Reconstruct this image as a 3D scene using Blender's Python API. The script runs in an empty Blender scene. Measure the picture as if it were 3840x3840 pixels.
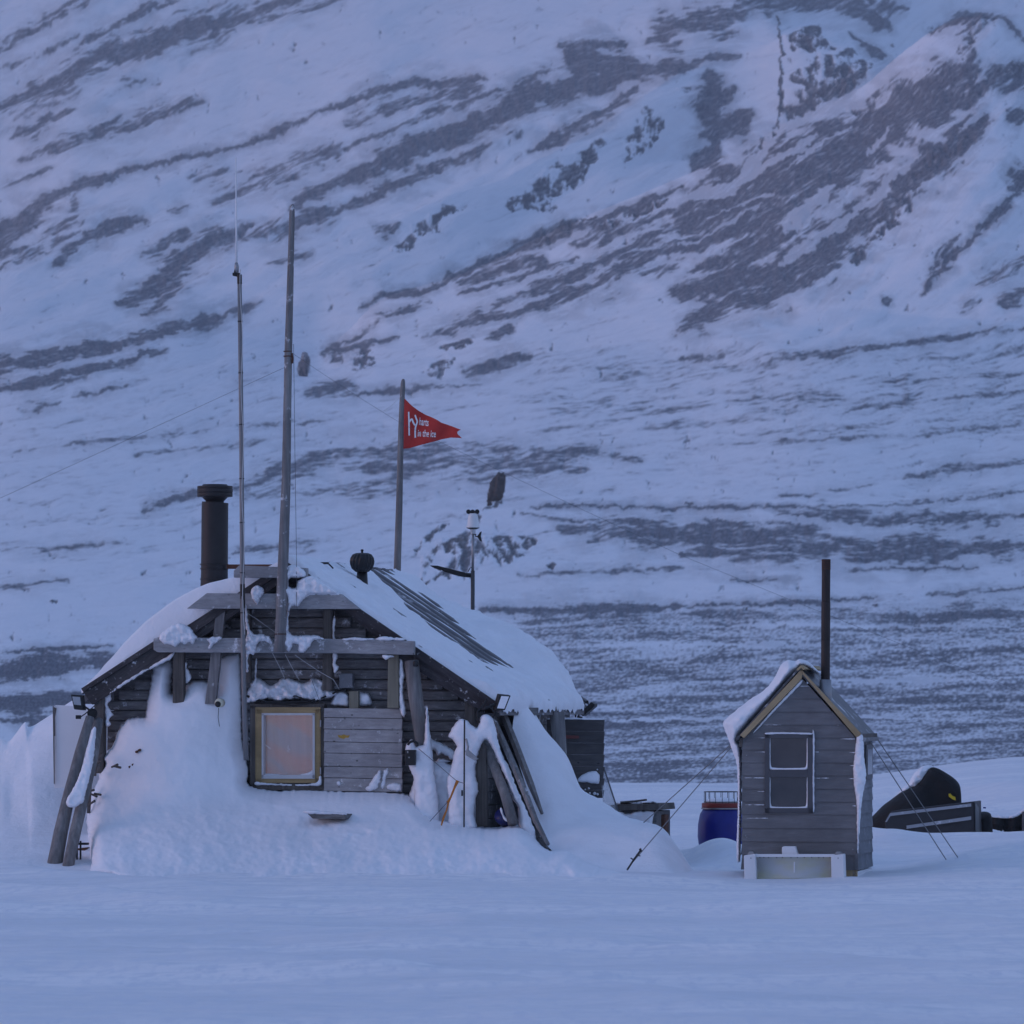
import bpy, bmesh, math, random
import numpy as np
from mathutils import Vector, Matrix
from mathutils.geometry import delaunay_2d_cdt

random.seed(7)
C = bpy.context.scene.collection
SC = bpy.context.scene

# ------------------------------------------------------------------ camera, sky, sun, exposure
F = 19800.0            # focal length in pixels of the 3840 px wide photograph
EYE = 1.85
HZ = 2640.0            # row of the true horizon in the photograph
cam = bpy.data.cameras.new("camera")
cam_o = bpy.data.objects.new("camera", cam)
C.objects.link(cam_o)
cam_o.location = (0, 0, EYE)
cam_o.rotation_euler = (math.pi / 2, 0, 0)
cam.sensor_width = 36.0
cam.lens = F / 3840.0 * 36.0
cam.shift_y = (HZ - 1920.0) / 3840.0
cam.clip_start = 0.5
cam.clip_end = 20000
cam.dof.use_dof = True
cam.dof.focus_distance = 60.5
cam.dof.aperture_fstop = 8.0
SC.camera = cam_o

SUN_EL, SUN_ROT = math.radians(14.0), math.radians(264)
world = bpy.data.worlds.new("World")
SC.world = world
world.use_nodes = True
wn = world.node_tree
wn.nodes.clear()
sky = wn.nodes.new("ShaderNodeTexSky")
sky.sky_type = 'NISHITA'
sky.sun_disc = False
sky.sun_elevation = SUN_EL
sky.sun_rotation = SUN_ROT
sky.altitude = 0
sky.air_density = 1.0
sky.dust_density = 0.4
sky.ozone_density = 4.0
bg = wn.nodes.new("ShaderNodeBackground")
bg.inputs[1].default_value = 0.15
wo = wn.nodes.new("ShaderNodeOutputWorld")
tint = wn.nodes.new("ShaderNodeMix")
tint.data_type = 'RGBA'
tint.blend_type = 'MULTIPLY'
tint.inputs[0].default_value = 1.0
tint.inputs[7].default_value = (1.72, 1.08, 0.99, 1)      # thin high cloud takes some of the green out of the twilight
wn.links.new(sky.outputs[0], tint.inputs[6])
veil = wn.nodes.new("ShaderNodeMix")                      # an even layer of thin cloud evens out the glow
veil.data_type = 'RGBA'
veil.inputs[0].default_value = 0.85
veil.inputs[7].default_value = (0.375, 0.61, 1.16, 1)
wn.links.new(tint.outputs[2], veil.inputs[6])
wn.links.new(veil.outputs[2], bg.inputs[0])
wn.links.new(bg.outputs[0], wo.inputs[0])

sl = bpy.data.lights.new("sun", 'SUN')
sl.energy = 0.12
sl.angle = math.radians(30)
sl.color = (1.0, 0.66, 0.76)
so = bpy.data.objects.new("sun", sl)
C.objects.link(so)
# the afterglow stands low, behind and to the left of the camera
so.rotation_euler = Vector((-math.sin(SUN_ROT) * math.cos(SUN_EL), -math.cos(SUN_ROT) * math.cos(SUN_EL), -math.sin(SUN_EL))).to_track_quat('-Z', 'Y').to_euler()

SC.view_settings.view_transform = 'Standard'
SC.view_settings.look = 'None'
SC.view_settings.gamma = 1.0
SC.view_settings.exposure = 1.64

# ------------------------------------------------------------------ helpers
def at(px, py, Y):
    return Vector(((px - 1920.0) / F * Y, Y, EYE + (HZ - py) / F * Y))


def smooth(a, b, x):
    t = np.clip((x - a) / (b - a + 1e-12), 0, 1)
    return t * t * (3 - 2 * t)


_rng = np.random.RandomState(11)
_perm = np.tile(_rng.permutation(512), 2)
_ga = _rng.rand(512) * 2 * np.pi
_gx, _gy = np.cos(_ga), np.sin(_ga)


def perlin(x, y, seed=0):
    x = np.asarray(x, float) + seed * 17.31
    y = np.asarray(y, float) + seed * 9.77
    xi = np.floor(x).astype(np.int64)
    yi = np.floor(y).astype(np.int64)
    xf, yf = x - xi, y - yi
    u = xf * xf * xf * (xf * (xf * 6 - 15) + 10)
    v = yf * yf * yf * (yf * (yf * 6 - 15) + 10)

    def g(ix, iy, dx, dy):
        h = _perm[(_perm[ix & 511] + iy) & 511]
        return _gx[h] * dx + _gy[h] * dy
    a = g(xi, yi, xf, yf)
    b = g(xi + 1, yi, xf - 1, yf)
    c = g(xi, yi + 1, xf, yf - 1)
    d = g(xi + 1, yi + 1, xf - 1, yf - 1)
    return (a + u * (b - a)) * (1 - v) + (c + u * (d - c)) * v


def fbm(x, y, octv=4, seed=0, gain=0.5):
    s, a = 0, 1.0
    for i in range(octv):
        s = s + a * perlin(np.asarray(x) * 2 ** i, np.asarray(y) * 2 ** i, seed + i * 3)
        a *= gain
    return s


class MB:
    """collects verts and faces in world coordinates"""
    def __init__(s):
        s.v, s.f = [], []

    def add(s, vs, fs):
        n = len(s.v)
        s.v += [tuple(p) for p in vs]
        s.f += [tuple(i + n for i in f) for f in fs]
        return s

    def box(s, c, ax, ay, az):
        c, ax, ay, az = Vector(c), Vector(ax), Vector(ay), Vector(az)
        vs = [c + sx * ax + sy * ay + sz * az for sx in (-1, 1) for sy in (-1, 1) for sz in (-1, 1)]
        return s.add(vs, [(0, 1, 3, 2), (4, 6, 7, 5), (0, 4, 5, 1), (2, 3, 7, 6), (0, 2, 6, 4), (1, 5, 7, 3)])

    def prism(s, pts, ext):
        n = len(pts)
        ext = Vector(ext)
        vs = [Vector(p) for p in pts] + [Vector(p) + ext for p in pts]
        fs = [tuple(range(n)), tuple(range(2 * n - 1, n - 1, -1))]
        fs += [(i, i + n, (i + 1) % n + n, (i + 1) % n) for i in range(n)]
        return s.add(vs, fs)

    def tube(s, pts, r, n=10, cap=True, flat=None):
        pts = [Vector(p) for p in pts]
        if not hasattr(r, '__len__'):
            r = [r] * len(pts)
        vs, fs = [], []
        prev = None
        for i, p in enumerate(pts):
            t = (pts[min(i + 1, len(pts) - 1)] - pts[max(i - 1, 0)]).normalized()
            if prev is None:
                a = Vector((0, 1, 0)) if abs(t.y) < 0.9 else Vector((1, 0, 0))
                prev = (a - t * a.dot(t)).normalized()
            else:
                prev = (prev - t * prev.dot(t)).normalized()
            b = t.cross(prev)
            for k in range(n):
                w = 2 * math.pi * k / n
                ca, sb = math.cos(w), math.sin(w)
                if flat:
                    ca *= flat
                vs.append(p + r[i] * (ca * prev + sb * b))
        for i in range(len(pts) - 1):
            for k in range(n):
                fs.append((i * n + k, i * n + (k + 1) % n, (i + 1) * n + (k + 1) % n, (i + 1) * n + k))
        if cap:
            fs.append(tuple(range(n - 1, -1, -1)))
            fs.append(tuple((len(pts) - 1) * n + k for k in range(n)))
        return s.add(vs, fs)

    def lathe(s, base, prof, n=24, axis=(0, 0, 1)):
        base, az = Vector(base), Vector(axis).normalized()
        a = Vector((1, 0, 0)) if abs(az.x) < 0.9 else Vector((0, 1, 0))
        ax = (a - az * a.dot(az)).normalized()
        ay = az.cross(ax)
        vs, fs = [], []
        for (r, h) in prof:
            for k in range(n):
                w = 2 * math.pi * k / n
                vs.append(base + az * h + r * (math.cos(w) * ax + math.sin(w) * ay))
        for i in range(len(prof) - 1):
            for k in range(n):
                fs.append((i * n + k, i * n + (k + 1) % n, (i + 1) * n + (k + 1) % n, (i + 1) * n + k))
        fs.append(tuple(range(n - 1, -1, -1)))
        fs.append(tuple((len(prof) - 1) * n + k for k in range(n)))
        return s.add(vs, fs)


ORG = {}


def tag(o, label=None, cat=None, group=None, kind=None):
    if label:
        o['label'] = label
    if cat:
        o['category'] = cat
    if group:
        o['group'] = group
    if kind:
        o['kind'] = kind
    return o


def empty(name, loc, label, cat, group=None):
    o = bpy.data.objects.new(name, None)
    C.objects.link(o)
    o.empty_display_size = 0.2
    o.location = loc
    ORG[o] = Vector(loc)
    return tag(o, label, cat, group)


def islands(mb):
    par = list(range(len(mb.v)))

    def find(i):
        while par[i] != i:
            par[i] = par[par[i]]
            i = par[i]
        return i
    for f in mb.f:
        a = find(f[0])
        for k in f[1:]:
            par[find(k)] = a
    out = {}
    for f in mb.f:
        out.setdefault(find(f[0]), []).append(f)
    res = []
    for fs in out.values():
        ids = sorted({i for f in fs for i in f})
        mp = {i: k for k, i in enumerate(ids)}
        m_ = MB()
        m_.v = [mb.v[i] for i in ids]
        m_.f = [tuple(mp[i] for i in f) for f in fs]
        res.append(m_)
    return res


SPLIT = {'snow_crust', 'snow_patch', 'hinge', 'eave_board', 'batten', 'screw', 'snow_rim', 'terminal', 'gland', 'collar', 'ridge_cap', 'bolt', 'shackle', 'twig', 'seam', 'binding', 'clip', 'bracket'}


def build(name, mb, mat, parent=None, smooth=False, bevel=0, label=None, cat=None, group=None, kind=None, recalc=True):
    if name in SPLIT and parent is not None:
        isl = islands(mb)
        if len(isl) > 1:
            for m_ in isl:
                o_ = _build(name, m_, mat, parent, smooth, bevel, label, cat, group, kind, recalc)
            return o_
    return _build(name, mb, mat, parent, smooth, bevel, label, cat, group, kind, recalc)


def _build(name, mb, mat, parent=None, smooth=False, bevel=0, label=None, cat=None, group=None, kind=None, recalc=True):
    vs = np.array(mb.v, float)
    if parent is not None:
        org = ORG[parent]
    else:
        lo, hi = vs.min(0), vs.max(0)
        org = Vector(((lo[0] + hi[0]) / 2, (lo[1] + hi[1]) / 2, lo[2]))
    me = bpy.data.meshes.new(name)
    me.from_pydata((vs - np.array(org)).tolist(), [], mb.f)
    if recalc:
        bm = bmesh.new()
        bm.from_mesh(me)
        bmesh.ops.recalc_face_normals(bm, faces=bm.faces)
        bm.to_mesh(me)
        bm.free()
    if smooth:
        me.polygons.foreach_set('use_smooth', [True] * len(me.polygons))
    me.materials.append(mat)
    o = bpy.data.objects.new(name, me)
    C.objects.link(o)
    if parent is not None:
        o.parent = parent
    else:
        o.location = org
    ORG[o] = Vector(org)
    if bevel:
        b = o.modifiers.new('bevel', 'BEVEL')
        b.width = bevel
        b.segments = 2
        b.limit_method = 'ANGLE'
    return tag(o, label, cat, group, kind)


class Frame:
    """an upright local frame: u to the right, v away from the camera, z up"""
    def __init__(s, px, Y, yaw):
        yaw = math.radians(yaw)
        s.P = Vector(((px - 1920.0) / F * Y, Y, 0))
        s.a = Vector((math.cos(yaw), -math.sin(yaw), 0))
        s.d = Vector((math.sin(yaw), math.cos(yaw), 0))

    def pt(s, u, v, z):
        return s.P + s.a * u + s.d * v + Vector((0, 0, z))

    def pix(s, px, py, v=0.0):
        D = Vector(((px - 1920.0) / F, 1, 0))
        Y = (v + s.P.dot(s.d)) / D.dot(s.d)
        return at(px, py, Y)

    def uz(s, px, py, v=0.0):
        p = s.pix(px, py, v) - s.P
        return p.dot(s.a), p.z

    def prism(s, mb, pixs, v0, v1):
        pts = [s.pix(x, y, v0) for x, y in pixs]
        return mb.prism(pts, s.d * (v1 - v0))

    def rect(s, mb, x0, y0, x1, y1, v0, v1):
        return s.prism(mb, [(x0, y0), (x1, y0), (x1, y1), (x0, y1)], v0, v1)


def catmull(pts, closed, step):
    P = [np.array(p, float) for p in pts]
    n = len(P)
    out = []
    rng = range(n) if closed else range(n - 1)
    for i in rng:
        if closed:
            p0, p1, p2, p3 = P[i - 1], P[i], P[(i + 1) % n], P[(i + 2) % n]
        else:
            p0, p1, p2, p3 = P[max(i - 1, 0)], P[i], P[i + 1], P[min(i + 2, n - 1)]
        k = max(1, int(np.linalg.norm((p2 - p1)[:2]) / step))
        for j in range(k):
            t = j / k
            out.append(0.5 * ((2 * p1) + (-p0 + p2) * t + (2 * p0 - 5 * p1 + 4 * p2 - p3) * t * t + (-p0 + 3 * p1 - 3 * p2 + p3) * t ** 3))
    if not closed:
        out.append(P[-1])
    return np.array(out)


_pseed = [0]


def puff(mb, outline, depth, thick, res=8.0, rnd=22.0, back=0.01, jit=2.0, lump=0.25, lsc=40.0):
    """a rounded body whose outline is given in pixels of the photograph, standing at depth(px,py,off) with its own thickness in metres"""
    _pseed[0] += 1
    sd = _pseed[0]
    ring = catmull(outline, True, res)
    if jit:
        m = np.roll(ring, -1, 0) - np.roll(ring, 1, 0)
        nrm = np.stack([m[:, 1], -m[:, 0]], 1) / (np.linalg.norm(m, axis=1)[:, None] + 1e-9)
        k = perlin(ring[:, 0] / 17.0, ring[:, 1] / 17.0, sd) + 0.6 * perlin(ring[:, 0] / 7.0, ring[:, 1] / 7.0, sd + 40)
        ring = ring + nrm * (k * jit * 2)[:, None]
    lo, hi = ring.min(0), ring.max(0)
    xs = np.arange(lo[0], hi[0], res)
    ys = np.arange(lo[1], hi[1], res * 0.87)
    gx, gy = np.meshgrid(xs, ys)
    gx = gx + (np.arange(len(ys)) % 2)[:, None] * res / 2
    q = np.stack([gx.ravel(), gy.ravel()], 1)
    inside = np.zeros(len(q), bool)
    x1, y1 = ring[:, 0], ring[:, 1]
    x2, y2 = np.roll(x1, -1), np.roll(y1, -1)
    for i in range(len(ring)):
        c = ((y1[i] > q[:, 1]) != (y2[i] > q[:, 1]))
        if y1[i] != y2[i]:
            inside ^= c & (q[:, 0] < (x2[i] - x1[i]) * (q[:, 1] - y1[i]) / (y2[i] - y1[i]) + x1[i])
    q = q[inside]

    def dist(pp):
        d = np.full(len(pp), 1e9)
        for i in range(len(ring)):
            ex, ey = x2[i] - x1[i], y2[i] - y1[i]
            t = np.clip(((pp[:, 0] - x1[i]) * ex + (pp[:, 1] - y1[i]) * ey) / (ex * ex + ey * ey + 1e-9), 0, 1)
            d = np.minimum(d, (pp[:, 0] - x1[i] - t * ex) ** 2 + (pp[:, 1] - y1[i] - t * ey) ** 2)
        return np.sqrt(d)
    if len(q):
        q = q[dist(q) > res * 0.45]
    allp = np.concatenate([ring, q]) if len(q) else ring
    res_ = delaunay_2d_cdt([Vector(p) for p in allp.tolist()], [], [list(range(len(ring)))], 1, 1e-4)
    v2 = np.array([tuple(p) for p in res_[0]])
    tris = res_[2]
    d = dist(v2)
    e = np.sqrt(np.clip(1 - (1 - np.clip(d / rnd, 0, 1)) ** 2, 0, 1))
    n = fbm(v2[:, 0] / lsc, v2[:, 1] / lsc, 4, sd + 7)
    T = np.array([thick(x, y) for x, y in v2]) * e * (1 + lump * n * 2)
    fv = [depth(x, y, t) for (x, y), t in zip(v2, T)]
    edge = d < 1e-3
    bv, mp = [], {}
    for i, (x, y) in enumerate(v2):
        if not edge[i]:
            mp[i] = len(v2) + len(bv)
            bv.append(depth(x, y, -back * e[i]))
    fs = [tuple(t) for t in tris] + [tuple(mp.get(i, i) for i in reversed(t)) for t in tris]
    fs = [f for k, f in enumerate(fs) if len(set(f)) == len(f)]
    seen, out = set(), []
    for f in fs:
        key = tuple(sorted(f))
        if key in seen:
            continue
        seen.add(key)
        out.append(f)
    return mb.add(fv + bv, out)


def loft(mb, rows, nu, nv, noise=0.0, nsc=1.0, seed=0):
    """smooth sheet through rows of world points"""
    R = []
    for row in rows:
        a = np.array([tuple(at(*p)) for p in row])
        c = catmull(a, False, 1e9)
        # resample evenly by index with Catmull-Rom
        n = len(a)
        ts = np.linspace(0, n - 1, nu)
        R.append(np.array([_cr(a, t) for t in ts]))
    R = np.array(R)
    ts = np.linspace(0, len(rows) - 1, nv)
    G = np.array([_cr(R, t) for t in ts])
    if noise:
        n = fbm(G[..., 0] * nsc, (G[..., 1] + G[..., 2]) * nsc, 4, seed)
        G[..., 2] += n * noise
    vs = G.reshape(-1, 3)
    fs = [(i * nu + j, i * nu + j + 1, (i + 1) * nu + j + 1, (i + 1) * nu + j) for i in range(nv - 1) for j in range(nu - 1)]
    return mb.add(vs.tolist(), fs)


def _cr(a, t):
    n = len(a)
    i = min(int(t), n - 2)
    t = t - i
    p0, p1, p2, p3 = a[max(i - 1, 0)], a[i], a[i + 1], a[min(i + 2, n - 1)]
    return 0.5 * ((2 * p1) + (-p0 + p2) * t + (2 * p0 - 5 * p1 + 4 * p2 - p3) * t * t + (-p0 + 3 * p1 - 3 * p2 + p3) * t ** 3)


# ------------------------------------------------------------------ materials
class NT:
    def __init__(s, name):
        s.m = bpy.data.materials.new(name)
        s.m.use_nodes = True
        s.t = s.m.node_tree
        s.p = s.t.nodes['Principled BSDF']

    def n(s, typ, **kw):
        o = s.t.nodes.new(typ)
        for k, v in kw.items():
            if k in o.inputs:
                o.inputs[k].default_value = v
            else:
                setattr(o, k, v)
        return o

    def l(s, a, b):
        s.t.links.new(a, b)

    def coord(s, scale=(1, 1, 1), rot=(0, 0, 0)):
        tc = s.n('ShaderNodeTexCoord')
        mp = s.n('ShaderNodeMapping')
        # rotate first (into the grain's own axes), then stretch
        mr = s.n('ShaderNodeMapping')
        mr.inputs['Rotation'].default_value = rot
        mp.inputs['Scale'].default_value = scale
        s.l(tc.outputs['Object'], mr.inputs[0])
        s.l(mr.outputs[0], mp.inputs[0])
        return mp.outputs[0]

    def noise(s, vec, scale, detail=4, rough=0.55):
        o = s.n('ShaderNodeTexNoise')
        o.inputs['Scale'].default_value = scale
        o.inputs['Detail'].default_value = detail
        o.inputs['Roughness'].default_value = rough
        s.l(vec, o.inputs['Vector'])
        return o.outputs['Fac']

    def ramp(s, fac, stops):
        r = s.n('ShaderNodeValToRGB')
        while len(r.color_ramp.elements) < len(stops):
            r.color_ramp.elements.new(0.5)
        for e, (p, c) in zip(r.color_ramp.elements, stops):
            e.position = p
            e.color = (*c, 1) if len(c) == 3 else c
        s.l(fac, r.inputs[0])
        return r.outputs[0]

    def mix(s, fac, a, b, blend='MIX'):
        o = s.n('ShaderNodeMix', data_type='RGBA', blend_type=blend)
        for sock, v in ((o.inputs[0], fac), (o.inputs[6], a), (o.inputs[7], b)):
            if isinstance(v, (int, float)):
                sock.default_value = v
            elif isinstance(v, tuple):
                sock.default_value = (*v, 1)
            else:
                s.l(v, sock)
        return o.outputs[2]

    def math(s, op, a, b=0.0, c=None):
        o = s.n('ShaderNodeMath', operation=op)
        for sock, v in zip(o.inputs, (a, b, c)):
            if v is None:
                continue
            if isinstance(v, (int, float)):
                sock.default_value = v
            else:
                s.l(v, sock)
        return o.outputs[0]

    def bump(s, h, strength, dist, prev=None):
        b = s.n('ShaderNodeBump')
        b.inputs['Strength'].default_value = strength
        b.inputs['Distance'].default_value = dist
        s.l(h, b.inputs['Height'])
        if prev:
            s.l(prev, b.inputs['Normal'])
        return b.outputs[0]

    def fin(s, color=None, rough=None, normal=None, metal=None, spec=None):
        for k, v in (('Base Color', color), ('Roughness', rough), ('Normal', normal), ('Metallic', metal), ('Specular IOR Level', spec)):
            if v is None:
                continue
            if isinstance(v, (int, float)):
                s.p.inputs[k].default_value = v
            elif isinstance(v, tuple):
                s.p.inputs[k].default_value = (*v, 1)
            else:
                s.l(v, s.p.inputs[k])
        return s.m


SNOW = (0.84, 0.86, 0.90)


def mat_snow(name, col=SNOW, s1=2.2, b1=0.05, s2=14, b2=0.02, s3=70, b3=0.006, sx=1.0, sy=1.0):
    t = NT(name)
    v = t.coord((sx, sy, 1))
    n1, n2, n3 = t.noise(v, s1, 5), t.noise(v, s2, 4), t.noise(v, s3, 3)
    nb = t.bump(n1, 0.6, b1)
    nb = t.bump(n2, 0.6, b2, nb)
    nb = t.bump(n3, 0.6, b3, nb)
    c = t.mix(t.ramp(n1, [(0.3, (0, 0, 0)), (0.7, (1, 1, 1))]), tuple(x * 0.94 for x in col), tuple(min(1, x * 1.03) for x in col))
    return t.fin(c, 0.75, nb, spec=0.25)


def mat_wood(name, light, dark, axis='x', ang=0.0, frost=0.0, frsc=9.0, knots=0.0, cross=22.0, rough=0.8):
    """weathered boards; the grain runs along axis (x, y or z) turned by ang degrees about the view axis"""
    t = NT(name)
    rot = (0, math.radians(ang), 0)
    sc = {'x': (0.7, cross, cross), 'y': (cross, 0.7, cross), 'z': (cross, cross, 0.7)}[axis]
    v = t.coord(sc, rot)
    w = t.coord((1, 1, 1), rot)
    g = t.noise(v, 1.6, 6, 0.65)
    g2 = t.noise(v, 6.0, 3, 0.6)
    big = t.noise(w, 2.3, 4)
    col = t.ramp(g, [(0.28, dark), (0.55, tuple((a + b) / 2 for a, b in zip(light, dark))), (0.75, light)])
    col = t.mix(t.math('MULTIPLY', t.ramp(big, [(0.35, (0, 0, 0)), (0.7, (1, 1, 1))]), 0.55), col, tuple(c * 0.55 for c in dark))
    if knots:
        vo = t.n('ShaderNodeTexVoronoi')
        vo.inputs['Scale'].default_value = 7.0
        t.l(t.coord((1, 1, 1.6), rot), vo.inputs['Vector'])
        k = t.ramp(vo.outputs['Distance'], [(0.05, (1, 1, 1)), (0.13, (0, 0, 0))])
        col = t.mix(t.math('MULTIPLY', k, knots), col, tuple(c * 0.25 for c in dark))
    if frost:
        fn = t.noise(w, frsc, 6, 0.7)
        f = t.ramp(fn, [(0.62 - frost * 0.3, (0, 0, 0)), (0.72 - frost * 0.25, (1, 1, 1))])
        col = t.mix(t.math('MULTIPLY', f, 0.85), col, SNOW)
    nb = t.bump(g, 0.5, 0.012)
    nb = t.bump(g2, 0.4, 0.004, nb)
    return t.fin(col, rough, nb, spec=0.2)


def mat_plain(name, col, rough=0.5, metal=0.0, var=0.15, sc=12.0, bump=0.002, spec=0.4, frost=0.0):
    t = NT(name)
    v = t.coord()
    n = t.noise(v, sc, 5)
    c = t.mix(n, tuple(max(0, x * (1 - var)) for x in col), tuple(x * (1 + var) for x in col))
    if frost:
        f = t.ramp(t.noise(v, sc * 0.6, 6, 0.7), [(0.62 - frost * 0.3, (0, 0, 0)), (0.72 - frost * 0.25, (1, 1, 1))])
        c = t.mix(t.math('MULTIPLY', f, 0.8), c, SNOW)
    r = t.math('ADD', t.math('MULTIPLY', n, 0.2), rough - 0.1)
    return t.fin(c, r, t.bump(n, 0.5, bump) if bump else None, metal, spec)


M = {}
M['snow'] = mat_snow('drifted_snow')
M['crust'] = mat_snow('rime_crust', s1=7, b1=0.02, s2=30, b2=0.008, s3=110, b3=0.003)
M['bank'] = mat_snow('wind_packed_snow', s1=1.0, b1=0.04, s2=5, b2=0.012, s3=24, b3=0.004)
def mat_ground():
    t = NT('snow_cover')
    v = t.coord((0.30, 1, 1))
    n1, n2, n3 = t.noise(v, 0.9, 5), t.noise(v, 4.5, 5, 0.65), t.noise(v, 22, 3)
    pn = t.noise(t.coord((0.10, 0.55, 1)), 0.8, 7, 0.68)
    nb = t.bump(n1, 0.6, 0.09)
    nb = t.bump(n2, 0.7, 0.06, nb)
    nb = t.bump(n3, 0.6, 0.012, nb)
    # wind-glazed crust between tongues of fresh drift
    c = t.mix(t.ramp(pn, [(0.36, (0, 0, 0)), (0.60, (1, 1, 1))]), (0.70, 0.73, 0.78), (0.88, 0.885, 0.905))
    c = t.mix(t.ramp(n2, [(0.30, (1, 1, 1)), (0.48, (0, 0, 0))]), c, (0.68, 0.72, 0.78))
    n4 = t.noise(t.coord((3.2, 0.8, 1)), 2.2, 6, 0.72)
    c = t.mix(t.ramp(n4, [(0.40, (1, 1, 1)), (0.52, (0, 0, 0))]), c, (0.74, 0.77, 0.83))  # fine mottling: shading of small snow bumps painted into the colour
    return t.fin(c, 0.7, nb, spec=0.3)


M['ground'] = mat_ground()
M['grey_h'] = mat_wood('grey_boards', (0.30, 0.295, 0.295), (0.09, 0.088, 0.09), 'x')
M['wall'] = mat_wood('dark_wall_boards', (0.35, 0.335, 0.33), (0.105, 0.10, 0.104), 'x', frost=0.10, frsc=7)
M['shutter'] = mat_wood('shutter_boards', (0.54, 0.515, 0.51), (0.30, 0.288, 0.29), 'x', knots=0.95, cross=16, frost=0.04)
M['panel'] = mat_wood('dark_panel_boards', (0.16, 0.15, 0.148), (0.075, 0.07, 0.072), 'x', knots=0.8, cross=16)
M['beam'] = mat_wood('pale_beam', (0.46, 0.455, 0.46), (0.26, 0.257, 0.265), 'x', frost=0.16, frsc=6, knots=0.5)
M['post'] = mat_wood('weathered_post', (0.21, 0.19, 0.17), (0.075, 0.067, 0.063), 'z', knots=0.3)
M['newpost'] = mat_wood('yellow_grey_post', (0.31, 0.285, 0.215), (0.19, 0.175, 0.135), 'z', knots=0.9)
M['log'] = mat_wood('driftwood', (0.34, 0.325, 0.315), (0.13, 0.125, 0.125), 'z', knots=0.2, cross=14)
M['log_frost'] = mat_wood('frosted_driftwood', (0.35, 0.34, 0.335), (0.13, 0.127, 0.13), 'z', frost=0.10, frsc=9, cross=14)
M['rake_l'] = mat_wood('dark_rake_left', (0.13, 0.118, 0.118), (0.045, 0.042, 0.045), 'x', ang=33, frost=0.05, frsc=16)
M['rake_r'] = mat_wood('dark_rake_right', (0.095, 0.083, 0.086), (0.036, 0.033, 0.037), 'x', ang=-34, frost=0.03, frsc=16)
M['black'] = mat_plain('black_plastic', (0.012, 0.012, 0.013), 0.45, bump=0.001)
M['iron'] = mat_plain('sooty_iron', (0.030, 0.028, 0.029), 0.55, 0.3, var=0.5, sc=7, bump=0.004)
M['rust'] = mat_plain('rusty_iron', (0.10, 0.045, 0.03), 0.8, 0.2, var=0.5)
M['galv'] = mat_plain('galvanised_steel', (0.32, 0.32, 0.33), 0.45, 0.7, var=0.25)
M['mast'] = mat_plain('grey_painted_tube', (0.20, 0.20, 0.205), 0.5, 0.2, var=0.2)
M['white'] = mat_plain('white_plastic', (0.72, 0.73, 0.74), 0.4, var=0.06)
M['glass'] = mat_plain('lamp_glass', (0.35, 0.37, 0.40), 0.15, var=0.3)
M['cord'] = mat_plain('white_cord', (0.5, 0.5, 0.5), 0.8)
M['wire'] = mat_plain('dark_wire', (0.10, 0.10, 0.11), 0.6)
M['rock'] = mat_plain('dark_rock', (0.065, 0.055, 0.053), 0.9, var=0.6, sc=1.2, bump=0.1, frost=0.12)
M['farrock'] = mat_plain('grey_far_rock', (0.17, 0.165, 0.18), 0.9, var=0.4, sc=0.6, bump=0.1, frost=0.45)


# ------------------------------------------------------------------ setting: the mountain
def gsm(a, s):
    k = np.exp(-0.5 * (np.arange(-3 * s, 3 * s + 1) / s) ** 2)
    k /= k.sum()
    return np.convolve(np.pad(a, 3 * s, mode='edge'), k, 'valid')


def curve(px, pts, s=4):
    xs, ys = zip(*pts)
    return gsm(np.interp(px, xs, ys), s)


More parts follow.
